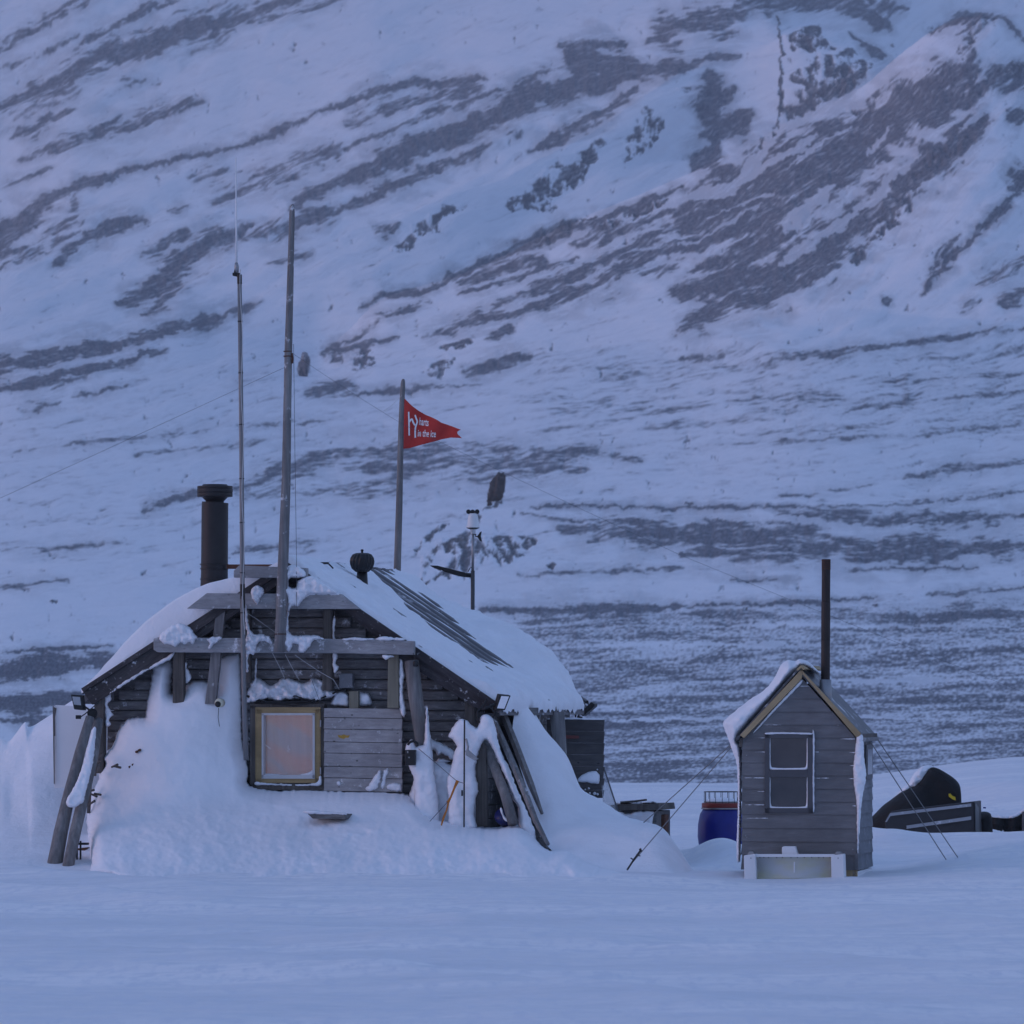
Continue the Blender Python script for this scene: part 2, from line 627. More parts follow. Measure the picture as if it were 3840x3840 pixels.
def make_mountain():
    px = np.concatenate([np.arange(-11000, -1700, 90.0), np.arange(-1700, -120, 18.0), np.arange(-120, 3960, 4.4), np.arange(3960, 5540, 18.0), np.arange(5540, 14000, 90.0)])
    nC = len(px)
    Cc = curve(px, [(-1700, 1500), (0, 1235), (700, 1215), (1000, 1290), (1200, 1335), (1430, 1115), (1690, 1040), (2000, 890), (2230, 790), (2560, 670),
                    (2740, 570), (2860, 520), (2930, 455), (3100, 390), (3250, 320), (3350, 225), (3480, 110), (3560, 75), (3650, 42), (3760, 65), (3840, 150), (4200, 350), (5540, 600)], 7)
    pF = curve(px, [(-1700, 1700), (0, 1440), (700, 1410), (1100, 1470), (1500, 1430), (2000, 1310), (2560, 1290), (3000, 1130), (3300, 1160), (3840, 1230), (5540, 1300)], 45)
    B = curve(px, [(-1700, 1300), (0, 870), (270, 695), (460, 650), (900, 545), (1280, 390), (1400, 345), (1640, 300), (1900, 205), (2095, 160), (2300, 105), (2560, 20),
                   (2760, -25), (2905, 15), (2930, 60), (3050, 95), (3200, 112), (3340, 232), (3460, 300), (3840, 330), (5540, 800)], 7)
    S = curve(px, [(-1700, 1400), (0, 1010), (900, 930), (1300, 880), (1500, 800), (2000, 620), (2300, 450), (2420, 350), (2560, 245), (2850, 195), (2925, 110), (3200, 165), (3340, 270), (3840, 380), (5540, 850)], 14)
    K = curve(px, [(-1700, 1450), (0, 1110), (900, 1090), (1300, 1030), (1500, 965), (1700, 865), (2000, 810), (2250, 650), (2450, 600), (2600, 610), (2800, 480), (2920, 440), (3100, 330), (3340, 300), (3840, 420), (5540, 900)], 14)
    drop = smooth(1180, 1600, px) * 110
    rC = 1190 - 0.036 * gsm(np.clip(px - 1000, -300, 3200), 60)
    g = 235 * smooth(1100, 2900, px)          # the bowl and its back wall turn away to the right
    rB = 1640 - 0.012 * gsm(np.clip(px - 500, 0, 2600), 60)
    o = np.ones(nC)
    keys = [(3010 * o, 150 * o, 0)]
    keys.append((2840 * o, 215 * o, 44))
    keys.append((2640 * o, 300 * o, 50))
    keys.append((0.5 * (2640 + pF), 560 * o, 135))
    keys.append((pF, rC - 150 - 20 * smooth(1500, 3500, px), 135))
    keys.append((Cc, rC, 270))
    keys.append((Cc + drop, rC + 45 + 0.8 * g, 12))
    keys.append((np.minimum(K, Cc + drop - 8), rC + 115 + g, 60))
    keys.append((np.minimum(S, np.minimum(K, Cc + drop - 8) - 5), rC + 155 + g, 70))
    keys.append((B, rB, 110))
    keys.append((B + 26, rB + 35, 10))
    keys.append((-560 * o, rB + 560, 260))
    keys.append((-480 * o, rB + 800, 8))
    P, R = [keys[0][0]], [keys[0][1]]
    for (p0, r0, _), (p1, r1, n) in zip(keys[:-1], keys[1:]):
        for i in range(1, n + 1):
            t = i / n
            P.append(p0 + (p1 - p0) * t)
            R.append(r0 + (r1 - r0) * t)
    P, R = np.array(P), np.array(R)
    for arr in (P, R):
        arr[1:-1] = 0.25 * arr[:-2] + 0.5 * arr[1:-1] + 0.25 * arr[2:]
    X = np.broadcast_to(px, P.shape)

    # direction of the streaks, in degrees of rise to the right
    ctl = [(0, 0, 29), (600, 250, 25), (0, 900, 28), (1000, 1000, 27), (1500, 500, 24), (2200, 250, 22), (2600, 100, 10), (3000, 800, 37), (3500, 350, 43), (3300, 1000, 42), (3700, 800, 46), (3800, 1150, 28),
           (2000, 1000, 26), (2600, 900, 32), (1400, 1250, 23), (0, 1350, 13), (500, 1330, 14), (1500, 1500, 10), (1000, 1800, 14), (2500, 1450, 9), (3500, 1350, 6), (300, 1900, 7), (1500, 1750, 4), (2500, 1800, 4),
           (3600, 1800, 8), (500, 2400, 4), (2200, 2300, 4), (3000, 2000, 0), (3300, 2500, 3), (3000, 3000, 2), (0, 3000, 2)]
    num, den = np.zeros(P.shape), np.zeros(P.shape)
    for cx, cy, a in ctl:
        w = 1.0 / ((X - cx) ** 2 + (1.6 * (P - cy)) ** 2 + 150.0 ** 2) ** 1.6
        num += w * a
        den += w
    A = num / den
    wx = X + 22 * fbm(X / 140, P / 90, 2, 60)
    wy = P + 14 * fbm(X / 140, P / 90, 2, 64)
    far = smooth(2900, 1300, P)
    N = np.zeros(P.shape)
    G = np.zeros(P.shape)
    N2 = np.zeros(P.shape)
    Wt = np.zeros(P.shape)
    step = 9.0
    for k in range(0, 7):
        th = k * step
        w = np.clip(1 - np.abs(A - th) / step, 0, 1)
        m = w > 0
        if not m.any():
            continue
        c, s_ = math.cos(math.radians(th)), math.sin(math.radians(th))
        al = wx[m] * c - wy[m] * s_
        ac = wx[m] * s_ + wy[m] * c
        n = np.zeros(al.shape)
        for (L, Wd, am) in ((320, 34, 0.8), (170, 17, 0.85), (80, 9.5, 0.85), (34, 6.5, 0.8)):
            n += am * perlin(al / L, ac / Wd, k * 5 + int(L))
        N[m] += w[m] * n
        G[m] += w[m] * (perlin(al / 330, ac / 60, 90 + k) + 1.9 * perlin(al / 800, ac / 170, 190 + k))
        Wt[m] += w[m] ** 2
        N2[m] += w[m] * (perlin(al / 70, ac / 9, 290 + k) + 0.9 * perlin(al / 26, ac / 6.5, 390 + k))
    N /= np.sqrt(np.maximum(Wt, 0.3))
    iso = fbm(X / 46, P / 62, 5, 31, 0.70)
    fine = perlin(X / 9, P / 7, 5) + 0.7 * perlin(X / 5, P / 4.5, 6)
    pl = smooth(2150, 2400, P)
    Np = np.zeros(P.shape)
    for (L, Wd, am) in ((560, 26, 0.75), (230, 13, 0.7), (60, 7, 0.7), (15, 5, 1.0)):
        Np += am * perlin((X - P * 0.05) / L, (P + X * 0.05) / Wd, int(L) + 3)
    N = N * (1 - pl) + Np * pl
    Nn = 0.5 + 0.44 * N + (0.13 + 0.09 * pl) * fine
    Ni = 0.5 + 0.62 * iso + 0.06 * fine

    Rk = np.full(P.shape, 0.04)
    Rk += 0.15 * smooth(1250, 1500, P) * smooth(2300, 2000, P)
    # stony plain in the lower right
    dens = smooth(2150, 2330, P + 0 * X) * smooth(1500, 2200, X)
    dens *= 0.56 + 0.08 * smooth(2450, 2650, P) + 0.22 * perlin(X / 520, P / 48, 51)
    Rk = np.maximum(Rk, dens)
    Rk = np.maximum(Rk, 0.36 * smooth(1250, 1330, P) * smooth(1720, 1600, P) * smooth(1700, 2100, X))
    Ri = np.zeros(P.shape)
    Dk = np.zeros(P.shape)
    Hl = np.zeros(P.shape)

    wrp, wrq = fbm(X / 110, P / 70, 3, 501), fbm(X / 95, P / 60, 3, 511)
    wid = 0.62 + 0.76 * smooth(-0.45, 0.45, fbm(X / 150, P / 55, 3, 521))

    def sdist(pts, hw):
        xs, ys = [p[0] for p in pts], [p[1] for p in pts]
        mg = hw * 4.3 + 36
        m = (X > min(xs) - mg) & (X < max(xs) + mg) & (P > min(ys) - mg) & (P < max(ys) + mg)
        if not m.any():
            return m, None
        x, y = X[m] + 10 * iso[m] + 26 * wrp[m], P[m] + 7 * iso[m] + 11 * wrq[m]
        d = np.full(x.shape, 1e9)
        sb = np.zeros(x.shape)
        tot = sum(math.hypot(b[0] - a[0], b[1] - a[1]) for a, b in zip(pts[:-1], pts[1:])) + 1e-9
        acc = 0
        for (x1, y1), (x2, y2) in zip(pts[:-1], pts[1:]):
            ex, ey = x2 - x1, y2 - y1
            t = np.clip(((x - x1) * ex + (y - y1) * ey) / (ex * ex + ey * ey + 1e-9), 0, 1)
            dd = np.hypot(x - x1 - t * ex, y - y1 - t * ey)
            c = dd < d
            d = np.where(c, dd, d)
            ln = math.hypot(ex, ey)
            sb = np.where(c, (acc + t * ln) / tot, sb)
            acc += ln
        # every band thins out towards its ends
        return m, d / (0.3 + 0.7 * np.clip(4.0 * sb * (1 - sb), 0, 1) ** 0.6) / wid[m]

    for (hw, val, pts) in STROKES:
        if 1420 < np.mean([p[1] for p in pts]) < 1880 and hw < 30:
            val *= 0.86
        m, d = sdist(pts, hw)
        if d is not None:
            f = smooth(2.3, 0.1, d / hw) * (val * 1.22 + 0.05)
            Rk[m] = np.maximum(Rk[m], f)
            Hl[m] = np.maximum(Hl[m], smooth(3.4, 0.6, d / (hw + 6)) * val)
    for (hw, val, dk, pts) in CRAGS:
        m, d = sdist(pts, hw)
        if d is not None:
            f = smooth(1.35, 0.6, d / hw)
            Ri[m] = np.maximum(Ri[m], f * val)
            Dk[m] = np.maximum(Dk[m], f * dk)
    for (hw, pts) in CLEAR:
        m, d = sdist(pts, hw)
        if d is not None:
            f = 1 - smooth(1.3, 0.6, d / hw) * 0.92
            Rk[m] *= f
            Ri[m] *= f
    wdt = 0.27
    rock = np.maximum(0.55 * np.clip((Rk - Nn) / wdt * 0.5 + 0.5, 0, 1) + 0.45 * smooth(-0.08, 0.30, Rk - Nn), smooth(-0.14, 0.14, Ri - Ni))
    rock *= 1 - 0.34 * smooth(0.0, 0.75, N2 + 0.35 * fine) * smooth(2500, 2100, P)
    rock *= 0.84 + 0.16 * smooth(-0.6, 0.5, fine)
    rock = np.maximum(rock, 0.12 * smooth(-0.6, 0.2, Rk - Nn))
    rock = np.maximum(rock, 0.46 * Hl * smooth(0.95, 0.25, Nn + 0.25 * fine * 0.5 - 0.28 * Hl))
    # relief: low ribs along the streaks, rough where the rock shows, hummocks on the plain
    amp = 3.0 + 7.0 * smooth(1500, 1200, P)
    dP = G * amp * 2.0 * smooth(3000, 2500, P) + N * 1.4 * smooth(2900, 2000, P) + iso * rock * 5.0 * smooth(2900, 2200, P) + iso * Ri * 9
    dP += fbm(X / 420, P / 120, 3, 77) * 8 * smooth(2950, 2500, P)
    dP += 16 * np.exp(-((X - 1760) / 150) ** 2 - ((P - 2075) / 60) ** 2)
    P2 = P - dP
    H = EYE + R * (HZ - P2) / F
    xw = (X - 1920) / F * R
    vs = np.stack([xw, R, H], -1).reshape(-1, 3)
    nR = P.shape[0]
    idx = np.arange(nR * nC).reshape(nR, nC)
    q = np.stack([idx[:-1, :-1], idx[:-1, 1:], idx[1:, 1:], idx[1:, :-1]], -1).reshape(-1, 4)
    me = bpy.data.meshes.new('mountain')
    me.vertices.add(len(vs))
    me.vertices.foreach_set('co', vs.ravel().astype(np.float32))
    me.loops.add(q.size)
    me.loops.foreach_set('vertex_index', q.ravel().astype(np.int32))
    me.polygons.add(len(q))
    me.polygons.foreach_set('loop_start', np.arange(0, q.size, 4, dtype=np.int32))
    me.polygons.foreach_set('loop_total', np.full(len(q), 4, np.int32))
    me.polygons.foreach_set('use_smooth', np.ones(len(q), bool))
    me.update(calc_edges=True)
    for nm, arr in (('rock', rock), ('dark', Dk)):
        at_ = me.attributes.new(nm, 'FLOAT', 'POINT')
        at_.data.foreach_set('value', arr.ravel().astype(np.float32))
    t = NT('snow_and_scree')
    a1 = t.n('ShaderNodeAttribute', attribute_name='rock')
    a2 = t.n('ShaderNodeAttribute', attribute_name='dark')
    v = t.coord()
    n1 = t.noise(v, 0.35, 5)
    n2 = t.noise(v, 1.7, 4)
    sc = t.mix(n1, (0.085, 0.09, 0.115), (0.14, 0.148, 0.175))
    sc = t.mix(a2.outputs['Fac'], sc, (0.055, 0.05, 0.055))
    sn = t.mix(n1, (0.73, 0.77, 0.84), (0.83, 0.85, 0.89))
    col = t.mix(a1.outputs['Fac'], sn, sc)
    nb = t.bump(n2, 0.35, 0.25)
    t.fin(col, 0.85, nb, spec=0.1)
    me.materials.append(t.m)
    ob = bpy.data.objects.new('mountain', me)
    C.objects.link(ob)
    tag(ob, kind='structure')
    return lambda qx, qy: float(np.interp(-qy, -P[:, np.argmin(np.abs(px - qx))][:480], R[:, np.argmin(np.abs(px - qx))][:480]))


STROKES = [
    (16, .62, [(-200, 300), (0, 190), (200, 80), (400, -20)]), (12, .6, [(0, 165), (130, 95), (330, -10)]), (18, .66, [(300, 155), (420, 110), (560, 30), (650, 15)]), (14, .6, [(610, 20), (720, -20)]),
    (42, .70, [(-300, 560), (0, 400), (200, 290), (430, 190), (700, 110), (850, 70), (1000, 20), (1150, -30)]), (34, .80, [(430, 235), (520, 200), (700, 130), (830, 80)]),
    (36, .50, [(560, 210), (700, 160), (880, 115)]), (40, .55, [(-200, 520), (0, 430), (150, 370), (300, 345)]), (22, .72, [(50, 525), (150, 470), (270, 420)]),
    (30, .60, [(70, 605), (250, 530), (420, 470), (560, 440), (760, 390)]), (18, .66, [(300, 515), (520, 455)]), (12, .5, [(450, 320), (600, 290)]), (10, .55, [(0, 260), (140, 210), (290, 120)]), (16, .58, [(0, 705), (190, 640)]),
    (24, .5, [(1000, 70), (1150, 30), (1300, -20)]), (16, .5, [(650, 60), (860, 20)]),
    (26, .85, [(-200, 1000), (0, 870), (250, 712), (300, 685), (430, 672)]), (10, .85, [(300, 682), (620, 612), (900, 545), (1280, 392)]), (30, .62, [(265, 705), (285, 790), (210, 895)]),
    (30, .8, [(-150, 990), (0, 905), (120, 845)]), (20, .5, [(0, 965), (130, 930), (220, 850)]), (24, .78, [(200, 990), (320, 885), (420, 850), (550, 815)]), (12, .55, [(0, 1000), (180, 930), (330, 830)]),
    (34, .82, [(440, 1145), (560, 1095), (660, 1000), (800, 905), (940, 850)]), (46, .64, [(560, 1180), (640, 1080), (700, 1020)]), (30, .5, [(530, 965), (700, 870)]), (12, .62, [(630, 790), (705, 760)]),
    (40, .58, [(800, 745), (950, 680), (1280, 560)]), (30, .82, [(1090, 800), (1150, 740), (1290, 670)]), (28, .72, [(900, 905), (1100, 850), (1290, 790)]), (14, .6, [(360, 1290), (560, 1235)]),
    (16, .8, [(560, 1240), (800, 1190), (980, 1150)]), (24, .45, [(700, 660), (900, 630)]), (14, .5, [(1000, 650), (1280, 545)]), (18, .5, [(1000, 1000), (1180, 940)]),
    (38, 1.05, [(1270, 685), (1500, 580), (1750, 475), (2000, 365), (2200, 310), (2400, 262), (2570, 232)]), (20, .75, [(1280, 402), (1420, 342), (1600, 312), (1820, 292)]), (40, .55, [(1300, 465), (1500, 385), (1800, 330)]),
    (50, .95, [(2120, 200), (2190, 240), (2400, 240)]), (24, .8, [(2100, 172), (2350, 150)]), (48, .62, [(2440, 145), (2580, 80)]), (14, .62, [(1280, 565), (1560, 455), (1900, 335)]), (10, .6, [(1930, 320), (2000, 280), (2150, 240)]),
    (24, .72, [(1280, 790), (1450, 705), (1600, 625), (1835, 548)]), (22, .82, [(1990, 570), (2120, 492), (2250, 425), (2400, 325)]), (10, .5, [(1890, 510), (1960, 505)]), (8, .5, [(1920, 595), (1960, 575)]),
    (16, .62, [(1400, 880), (1500, 850)]),
    (16, .85, [(1350, 1160), (1430, 1112), (1620, 1088), (1690, 1042), (1900, 932), (2000, 890), (2160, 850), (2400, 772), (2560, 702)]), (34, .66, [(1700, 1065), (1900, 985), (2050, 955)]), (14, .66, [(1720, 1102), (2000, 1005), (2175, 948)]),
    (13, .66, [(1300, 1272), (1450, 1182), (1610, 1130)]), (10, .6, [(1280, 1292), (1500, 1252)]), (22, .7, [(1580, 1262), (1800, 1202), (2000, 1170)]), (26, .76, [(1860, 1152), (2100, 1052), (2300, 952), (2560, 832)]),
    (34, .7, [(1950, 1172), (2200, 1092), (2400, 982), (2560, 902)]), (15, .7, [(1820, 1282), (1930, 1232)]), (24, .5, [(2360, 1032), (2560, 1002)]), (30, .6, [(2150, 900), (2350, 850), (2560, 770)]),
    (66, .8, [(2540, 790), (2800, 665), (3050, 540), (3250, 480), (3450, 345), (3650, 255)]), (78, .86, [(2540, 860), (2850, 740), (3150, 580), (3400, 440), (3720, 300)]), (66, .82, [(2540, 1105), (2900, 1020), (3100, 930), (3210, 820), (3350, 715), (3500, 600), (3700, 430)]),
    (50, .7, [(2540, 1245), (2800, 1120), (3000, 1050), (3150, 1000)]), (60, .76, [(2540, 935), (2900, 830), (3100, 700), (3300, 560)]), (50, .72, [(2600, 1020), (2850, 930), (3050, 840)]), (14, .8, [(2560, 232), (2690, 205), (2780, 205)]),
    (50, .66, [(2540, 95), (2800, 50)]), (40, .72, [(2760, 12), (3000, 0), (3200, 25), (3330, 90)]), (24, .62, [(3230, 0), (3420, 40)]), (12, .82, [(3200, 125), (3340, 232)]), (24, .92, [(3080, 352), (3230, 310)]), (20, .72, [(2950, 412), (3100, 380)]),
    (36, 1.1, [(2670, 255), (2658, 400), (2680, 560)]), (18, 1.1, [(2690, 385), (2745, 350)]), (40, 1.1, [(2690, 520), (2770, 460), (2815, 430)]), (46, .9, [(2600, 640), (2700, 545)]),
    (14, .72, [(3480, 112), (3640, 48), (3760, 66), (3840, 145)]), (24, .7, [(3655, 190), (3620, 250)]), (56, .7, [(3700, 255), (3900, 300)]), (30, .72, [(3780, 420), (3860, 450)]), (40, .55, [(3560, 120), (3700, 90)]),
    (12, .92, [(3450, 1105), (3560, 982), (3700, 832), (3860, 680)]), (18, .6, [(3480, 1042), (3600, 882)]), (30, .82, [(3790, 705), (3860, 620)]), (34, .5, [(3660, 1062), (3860, 955)]), (30, .65, [(3740, 1152), (3860, 1085)]), (14, .62, [(3600, 1172), (3680, 1122)]), (12, .7, [(3325, 1145), (3350, 1120)]),
    (26, .88, [(-300, 1430), (0, 1372), (200, 1335), (450, 1292), (720, 1200)]), (16, .78, [(-100, 1480), (0, 1462), (150, 1430), (400, 1372), (640, 1305)]), (12, .66, [(180, 1462), (350, 1402)]), (9, .66, [(270, 1492), (430, 1462), (550, 1422)]), (9, .66, [(80, 1542), (240, 1512)]), (10, .45, [(830, 1442), (1020, 1402)]),
    (11, .47, [(0, 1692), (300, 1662), (800, 1612), (1300, 1572)]), (14, .42, [(500, 1702), (1280, 1632)]), (16, .66, [(530, 1922), (650, 1872), (770, 1848)]), (44, .54, [(880, 1832), (1100, 1752), (1280, 1705), (1480, 1690)]), (38, .44, [(870, 1852), (1280, 1822), (1500, 1850)]),
    (14, .42, [(0, 2062), (300, 2052), (500, 2042)]), (14, .45, [(0, 2202), (250, 2172)]), (12, .5, [(860, 2072), (1200, 2032)]), (8, .75, [(-100, 2455), (0, 2450), (420, 2420)]), (34, .85, [(-200, 2520), (0, 2512), (200, 2492), (440, 2478)]), (34, .85, [(-200, 2660), (0, 2645), (320, 2625)]), (20, .8, [(0, 2705), (200, 2700)]),
    (22, .82, [(1210, 1340), (1300, 1305), (1400, 1290)]), (30, .6, [(1130, 1472), (1350, 1452)]), (11, .72, [(1280, 1482), (1500, 1462), (1800, 1440)]), (24, .66, [(1740, 1402), (1900, 1352), (2000, 1330)]),
    (26, .62, [(1270, 1692), (1600, 1682), (2100, 1692), (2400, 1722)]), (58, .56, [(1350, 1742), (1700, 1742), (2200, 1752)]), (48, .42, [(1280, 1842), (1500, 1812)]), (5, .9, [(1980, 1902), (2200, 1896), (2560, 1906), (3000, 1905), (3360, 1905)]), (11, .64, [(1950, 1930), (2100, 1946), (2560, 1972), (3000, 1962)]),
    (44, .66, [(2100, 1985), (2560, 2000), (3100, 2005)]), (14, .5, [(1950, 2162), (2350, 2142), (2560, 2132)]), (24, .66, [(1800, 2292), (2300, 2282), (2560, 2272)]), (38, .5, [(1950, 2332), (2400, 2312)]), (7, .9, [(2320, 2268), (2400, 2272)]),
    (12, .64, [(2550, 1342), (2720, 1330)]), (16, .62, [(2880, 1362), (3300, 1302), (3860, 1250)]), (22, .52, [(2750, 1512), (3150, 1480)]), (11, .48, [(3330, 1432), (3860, 1400)]), (13, .52, [(2900, 1552), (3860, 1470)]), (9, .54, [(2560, 1682), (3200, 1642), (3860, 1590)]), (18, .62, [(3380, 1792), (3600, 1752), (3860, 1740)]),
    (8, .45, [(2900, 1872), (3300, 1812)]), (9, .75, [(3360, 1900), (3600, 1872), (3860, 1840)]), (24, .66, [(2900, 1932), (3400, 1952), (3860, 1930)]), (46, .7, [(2560, 2012), (2900, 2032), (3250, 2062), (3860, 2050)]), (36, .62, [(2560, 2082), (3100, 2092)]), (5, .95, [(2740, 2182), (3000, 2172)]), (5, .85, [(3200, 2132), (3660, 2125)]),
    (6, .85, [(2560, 2272), (3000, 2262), (3290, 2235)]), (26, .62, [(2560, 2302), (2900, 2302)]), (10, .66, [(3470, 2232), (3860, 2200)]), (40, .62, [(3300, 2330), (3860, 2290)]), (40, .5, [(2560, 2480), (3200, 2480), (3860, 2440)]), (50, .52, [(2300, 2620), (3000, 2640), (3860, 2600)]),
    (10, .7, [(860, 2420), (1000, 2400)]),
]
CRAGS = [
    (28, .62, .5, [(1475, 950), (1560, 885), (1660, 800), (1715, 785)]), (50, .60, .5, [(1900, 775), (2040, 722), (2180, 622), (2255, 540)]), (48, .60, .5, [(2355, 580), (2440, 480), (2415, 420)]), (24, .5, .4, [(2550, 330), (2590, 350)]),
    (9, .9, .5, [(2925, 50), (2930, 380), (2900, 520)]), (60, .68, .45, [(2960, 150), (3090, 150)]), (90, .66, .4, [(3000, 300), (3250, 250)]), (60, .58, .3, [(2950, 420), (3150, 330)]), (26, .7, .4, [(2850, 545), (2880, 520)]),
    (30, .5, .2, [(3200, 420), (3380, 310)]), (26, .55, .3, [(3600, 200), (3700, 60)]), (30, .55, .3, [(3750, 250), (3850, 260)]), (26, .55, .2, [(3400, 650), (3650, 500)]), (26, .6, .2, [(3190, 980), (3500, 640)]),
    (30, .58, .3, [(1320, 1385), (1400, 1340)]), (16, .75, .3, [(1650, 1300), (1765, 1288)]), (34, .56, .3, [(1620, 1405), (1700, 1350)]), (30, .55, .3, [(1220, 1345), (1400, 1310)]), (14, .62, .4, [(2000, 900), (2230, 800)]), (14, .7, .4, [(2240, 860), (2500, 750)]),
    (34, .66, .95, [(1625, 2062), (1700, 2040), (1800, 2012)]), (38, .60, .75, [(1780, 2040), (1880, 2020), (1990, 2030)]), (34, .54, .7, [(1700, 2085), (1950, 2075)]), (12, .62, .95, [(1605, 2090), (1570, 2190)]), (12, .62, .9, [(1640, 2060), (1600, 2130)]), (15, .64, .9, [(1580, 2205), (1650, 2150), (1730, 2125)]),
    (18, .7, .7, [(1890, 2112), (1965, 2080)]), (16, .6, .8, [(1550, 2060), (1690, 1960)]), (14, .6, .8, [(1770, 1925), (1800, 1930)]), (10, .7, .6, [(2050, 2122), (2075, 2115)]), (40, .5, .5, [(1650, 2150), (1800, 2100)]),
    (12, .85, .9, [(1842, 1898), (1872, 1888)]), (7, .8, .8, [(1815, 1912), (1835, 1900)]),
    (7, .9, .8, [(1860, 2290), (1875, 2285)]), (6, .9, .8, [(2795, 2282), (2805, 2278)]), (7, .8, .8, [(2580, 1895), (2600, 1895)]), (6, .9, .8, [(190, 2258), (215, 2255)]), (6, .9, .8, [(3270, 2277), (3290, 2277)]),
]
CLEAR = [
    (17, [(2910, 1000), (3100, 880), (3300, 725), (3440, 560)]), (24, [(2930, 885), (3060, 765), (3120, 715)]), (26, [(2560, 752), (2750, 690), (2850, 600), (2900, 520)]), (9, [(3250, 595), (3340, 480)]), (7, [(3600, 472), (3700, 400)]),
    (34, [(2915, 480), (3200, 375), (3420, 180), (3600, 100)]), (7, [(2660, 808), (2900, 735)]), (8, [(2560, 925), (2850, 780)]), (16, [(2760, 690), (3000, 560), (3060, 520)]), (9, [(2940, 640), (3200, 470)]),
    (16, [(2800, 2170), (3840, 2160)]), (22, [(2200, 2190), (2900, 2215)]), (10, [(2560, 1935), (2900, 1940), (3250, 1995)]), (7, [(2560, 2345), (3840, 2350)]), (9, [(2300, 2425), (3100, 2420)]), (8, [(2600, 2560), (3840, 2545)]), (8, [(2300, 2700), (3500, 2690)]), (14, [(0, 2570), (500, 2555)]),
]
ground_r = make_mountain()


# ------------------------------------------------------------------ setting: the snow field
def make_snow_field():
    px = np.concatenate([np.arange(-12000, -3500, 250.0), np.arange(-3500, -150, 60.0), np.arange(-150, 3990, 8.0), np.arange(3990, 7400, 60.0), np.arange(7400, 16000, 250.0)])
    pr = np.concatenate([np.arange(4700, 3900, -20.0), np.arange(3900, 3060, -3.0), np.arange(3060, 2925, -3.0), np.array([2920, 2915, 2912, 2910])])
    Y = EYE * F / (pr - HZ)
    Yg, Xg = np.meshgrid(Y, px, indexing='ij')
    x = (Xg - 1920) / F * Yg
    Z = 0.055 * fbm(x / 7.0, Yg / 4.0, 3, 3) + 0.028 * fbm(x / 1.8, Yg / 1.3, 4, 9)
    Z += 0.022 * fbm((x + Yg * 0.2) / 1.1, Yg / 0.55, 4, 19) * smooth(75, 55, Yg)

    def ridge(pts, h, near, farw):
        """a long drift: gentle towards the camera, steeper behind"""
        g = [(((a - 1920) / F) * (EYE * F / (b - HZ)), EYE * F / (b - HZ)) for a, b in pts]
        xs, ys = zip(*g)
        yc = np.interp(x, xs, ys)
        fade = smooth(xs[0] - 1.5, xs[0] + 0.3, x) * smooth(xs[-1] + 1.5, xs[-1] - 0.3, x)
        dy = Yg - yc
        return h * fade * np.where(dy < 0, np.exp(-(dy / near) ** 2), np.exp(-(dy / farw) ** 2))
    Z += ridge([(-600, 3270), (0, 3268), (350, 3300), (900, 3345), (1900, 3360)], 0.085, 2.4, 0.7)
    Z += ridge([(-600, 3335), (0, 3335), (400, 3360), (760, 3385)], 0.08, 1.0, 0.4)
    Z += ridge([(-600, 3585), (0, 3580), (900, 3610), (1900, 3700), (2600, 3740)], 0.07, 2.5, 0.5)
    Z += ridge([(1700, 3410), (2600, 3420), (3860, 3470)], 0.065, 1.3, 0.4)
    Z += ridge([(1700, 3545), (2600, 3560), (3400, 3620), (4400, 3640)], 0.065, 1.5, 0.4)
    Z += ridge([(500, 3395), (1300, 3420), (1750, 3450)], 0.055, 1.0, 0.35)
    Z += ridge([(1200, 3520), (2000, 3530)], 0.05, 1.0, 0.35)

    def blob(bx, by, h, wx, wy):
        cx = (bx - 1920) / F * by
        return h * np.exp(-((x - cx) / wx) ** 2 - ((Yg - by) / wy) ** 2)
    # rim in front of the wind scoop on the right, the scoop, its far rim
    Z += blob(3900, 60.0, 0.30, 0.95, 1.8) + blob(3600, 59.5, 0.09, 0.6, 1.5)
    Z += blob(3450, 65.5, -0.16, 1.1, 3.2)
    Z += blob(3330, 71.0, 0.17, 0.5, 2.0) + blob(3640, 71.5, 0.10, 0.8, 1.4) + blob(3900, 70.0, 0.12, 0.8, 1.4)
    Z += blob(2700, 63.8, 0.22, 0.42, 1.5) + blob(2760, 62.0, 0.12, 0.3, 1.4)
    Z += blob(2560, 62.5, -0.05, 0.5, 2.0)
    Z += blob(2980, 56.3, -0.085, 1.2, 2.2)
    # low swell far behind the sheds
    Z += 0.62 * smooth(2900, 3900, Xg) * np.exp(-((Yg - 118) / 22) ** 2) + 0.04 * np.exp(-((Yg - 112) / 20) ** 2)
    Z += blob(3880, 92, 0.30, 1.2, 6)
    Z -= smooth(122, 136, Yg) * 1.2
    vs = np.stack([x, Yg, Z], -1).reshape(-1, 3)
    n, m = Z.shape
    idx = np.arange(n * m).reshape(n, m)
    q = np.stack([idx[:-1, :-1], idx[:-1, 1:], idx[1:, 1:], idx[1:, :-1]], -1).reshape(-1, 4)
    me = bpy.data.meshes.new('snow_field')
    me.from_pydata(vs.tolist(), [], q.tolist())
    me.polygons.foreach_set('use_smooth', [True] * len(q))
    me.materials.append(M['ground'])
    o = bpy.data.objects.new('snow_field', me)
    C.objects.link(o)
    tag(o, kind='structure')
    # the plain the camera stands on, out to the horizon behind and beside it
    mb = MB()
    zz = -0.9
    mb.add([(-1500, -900, zz), (1500, -900, zz), (1500, 155, zz), (-1500, 155, zz)], [(0, 1, 2, 3)])
    build('snow_plain', mb, M['ground'], kind='structure')


make_snow_field()

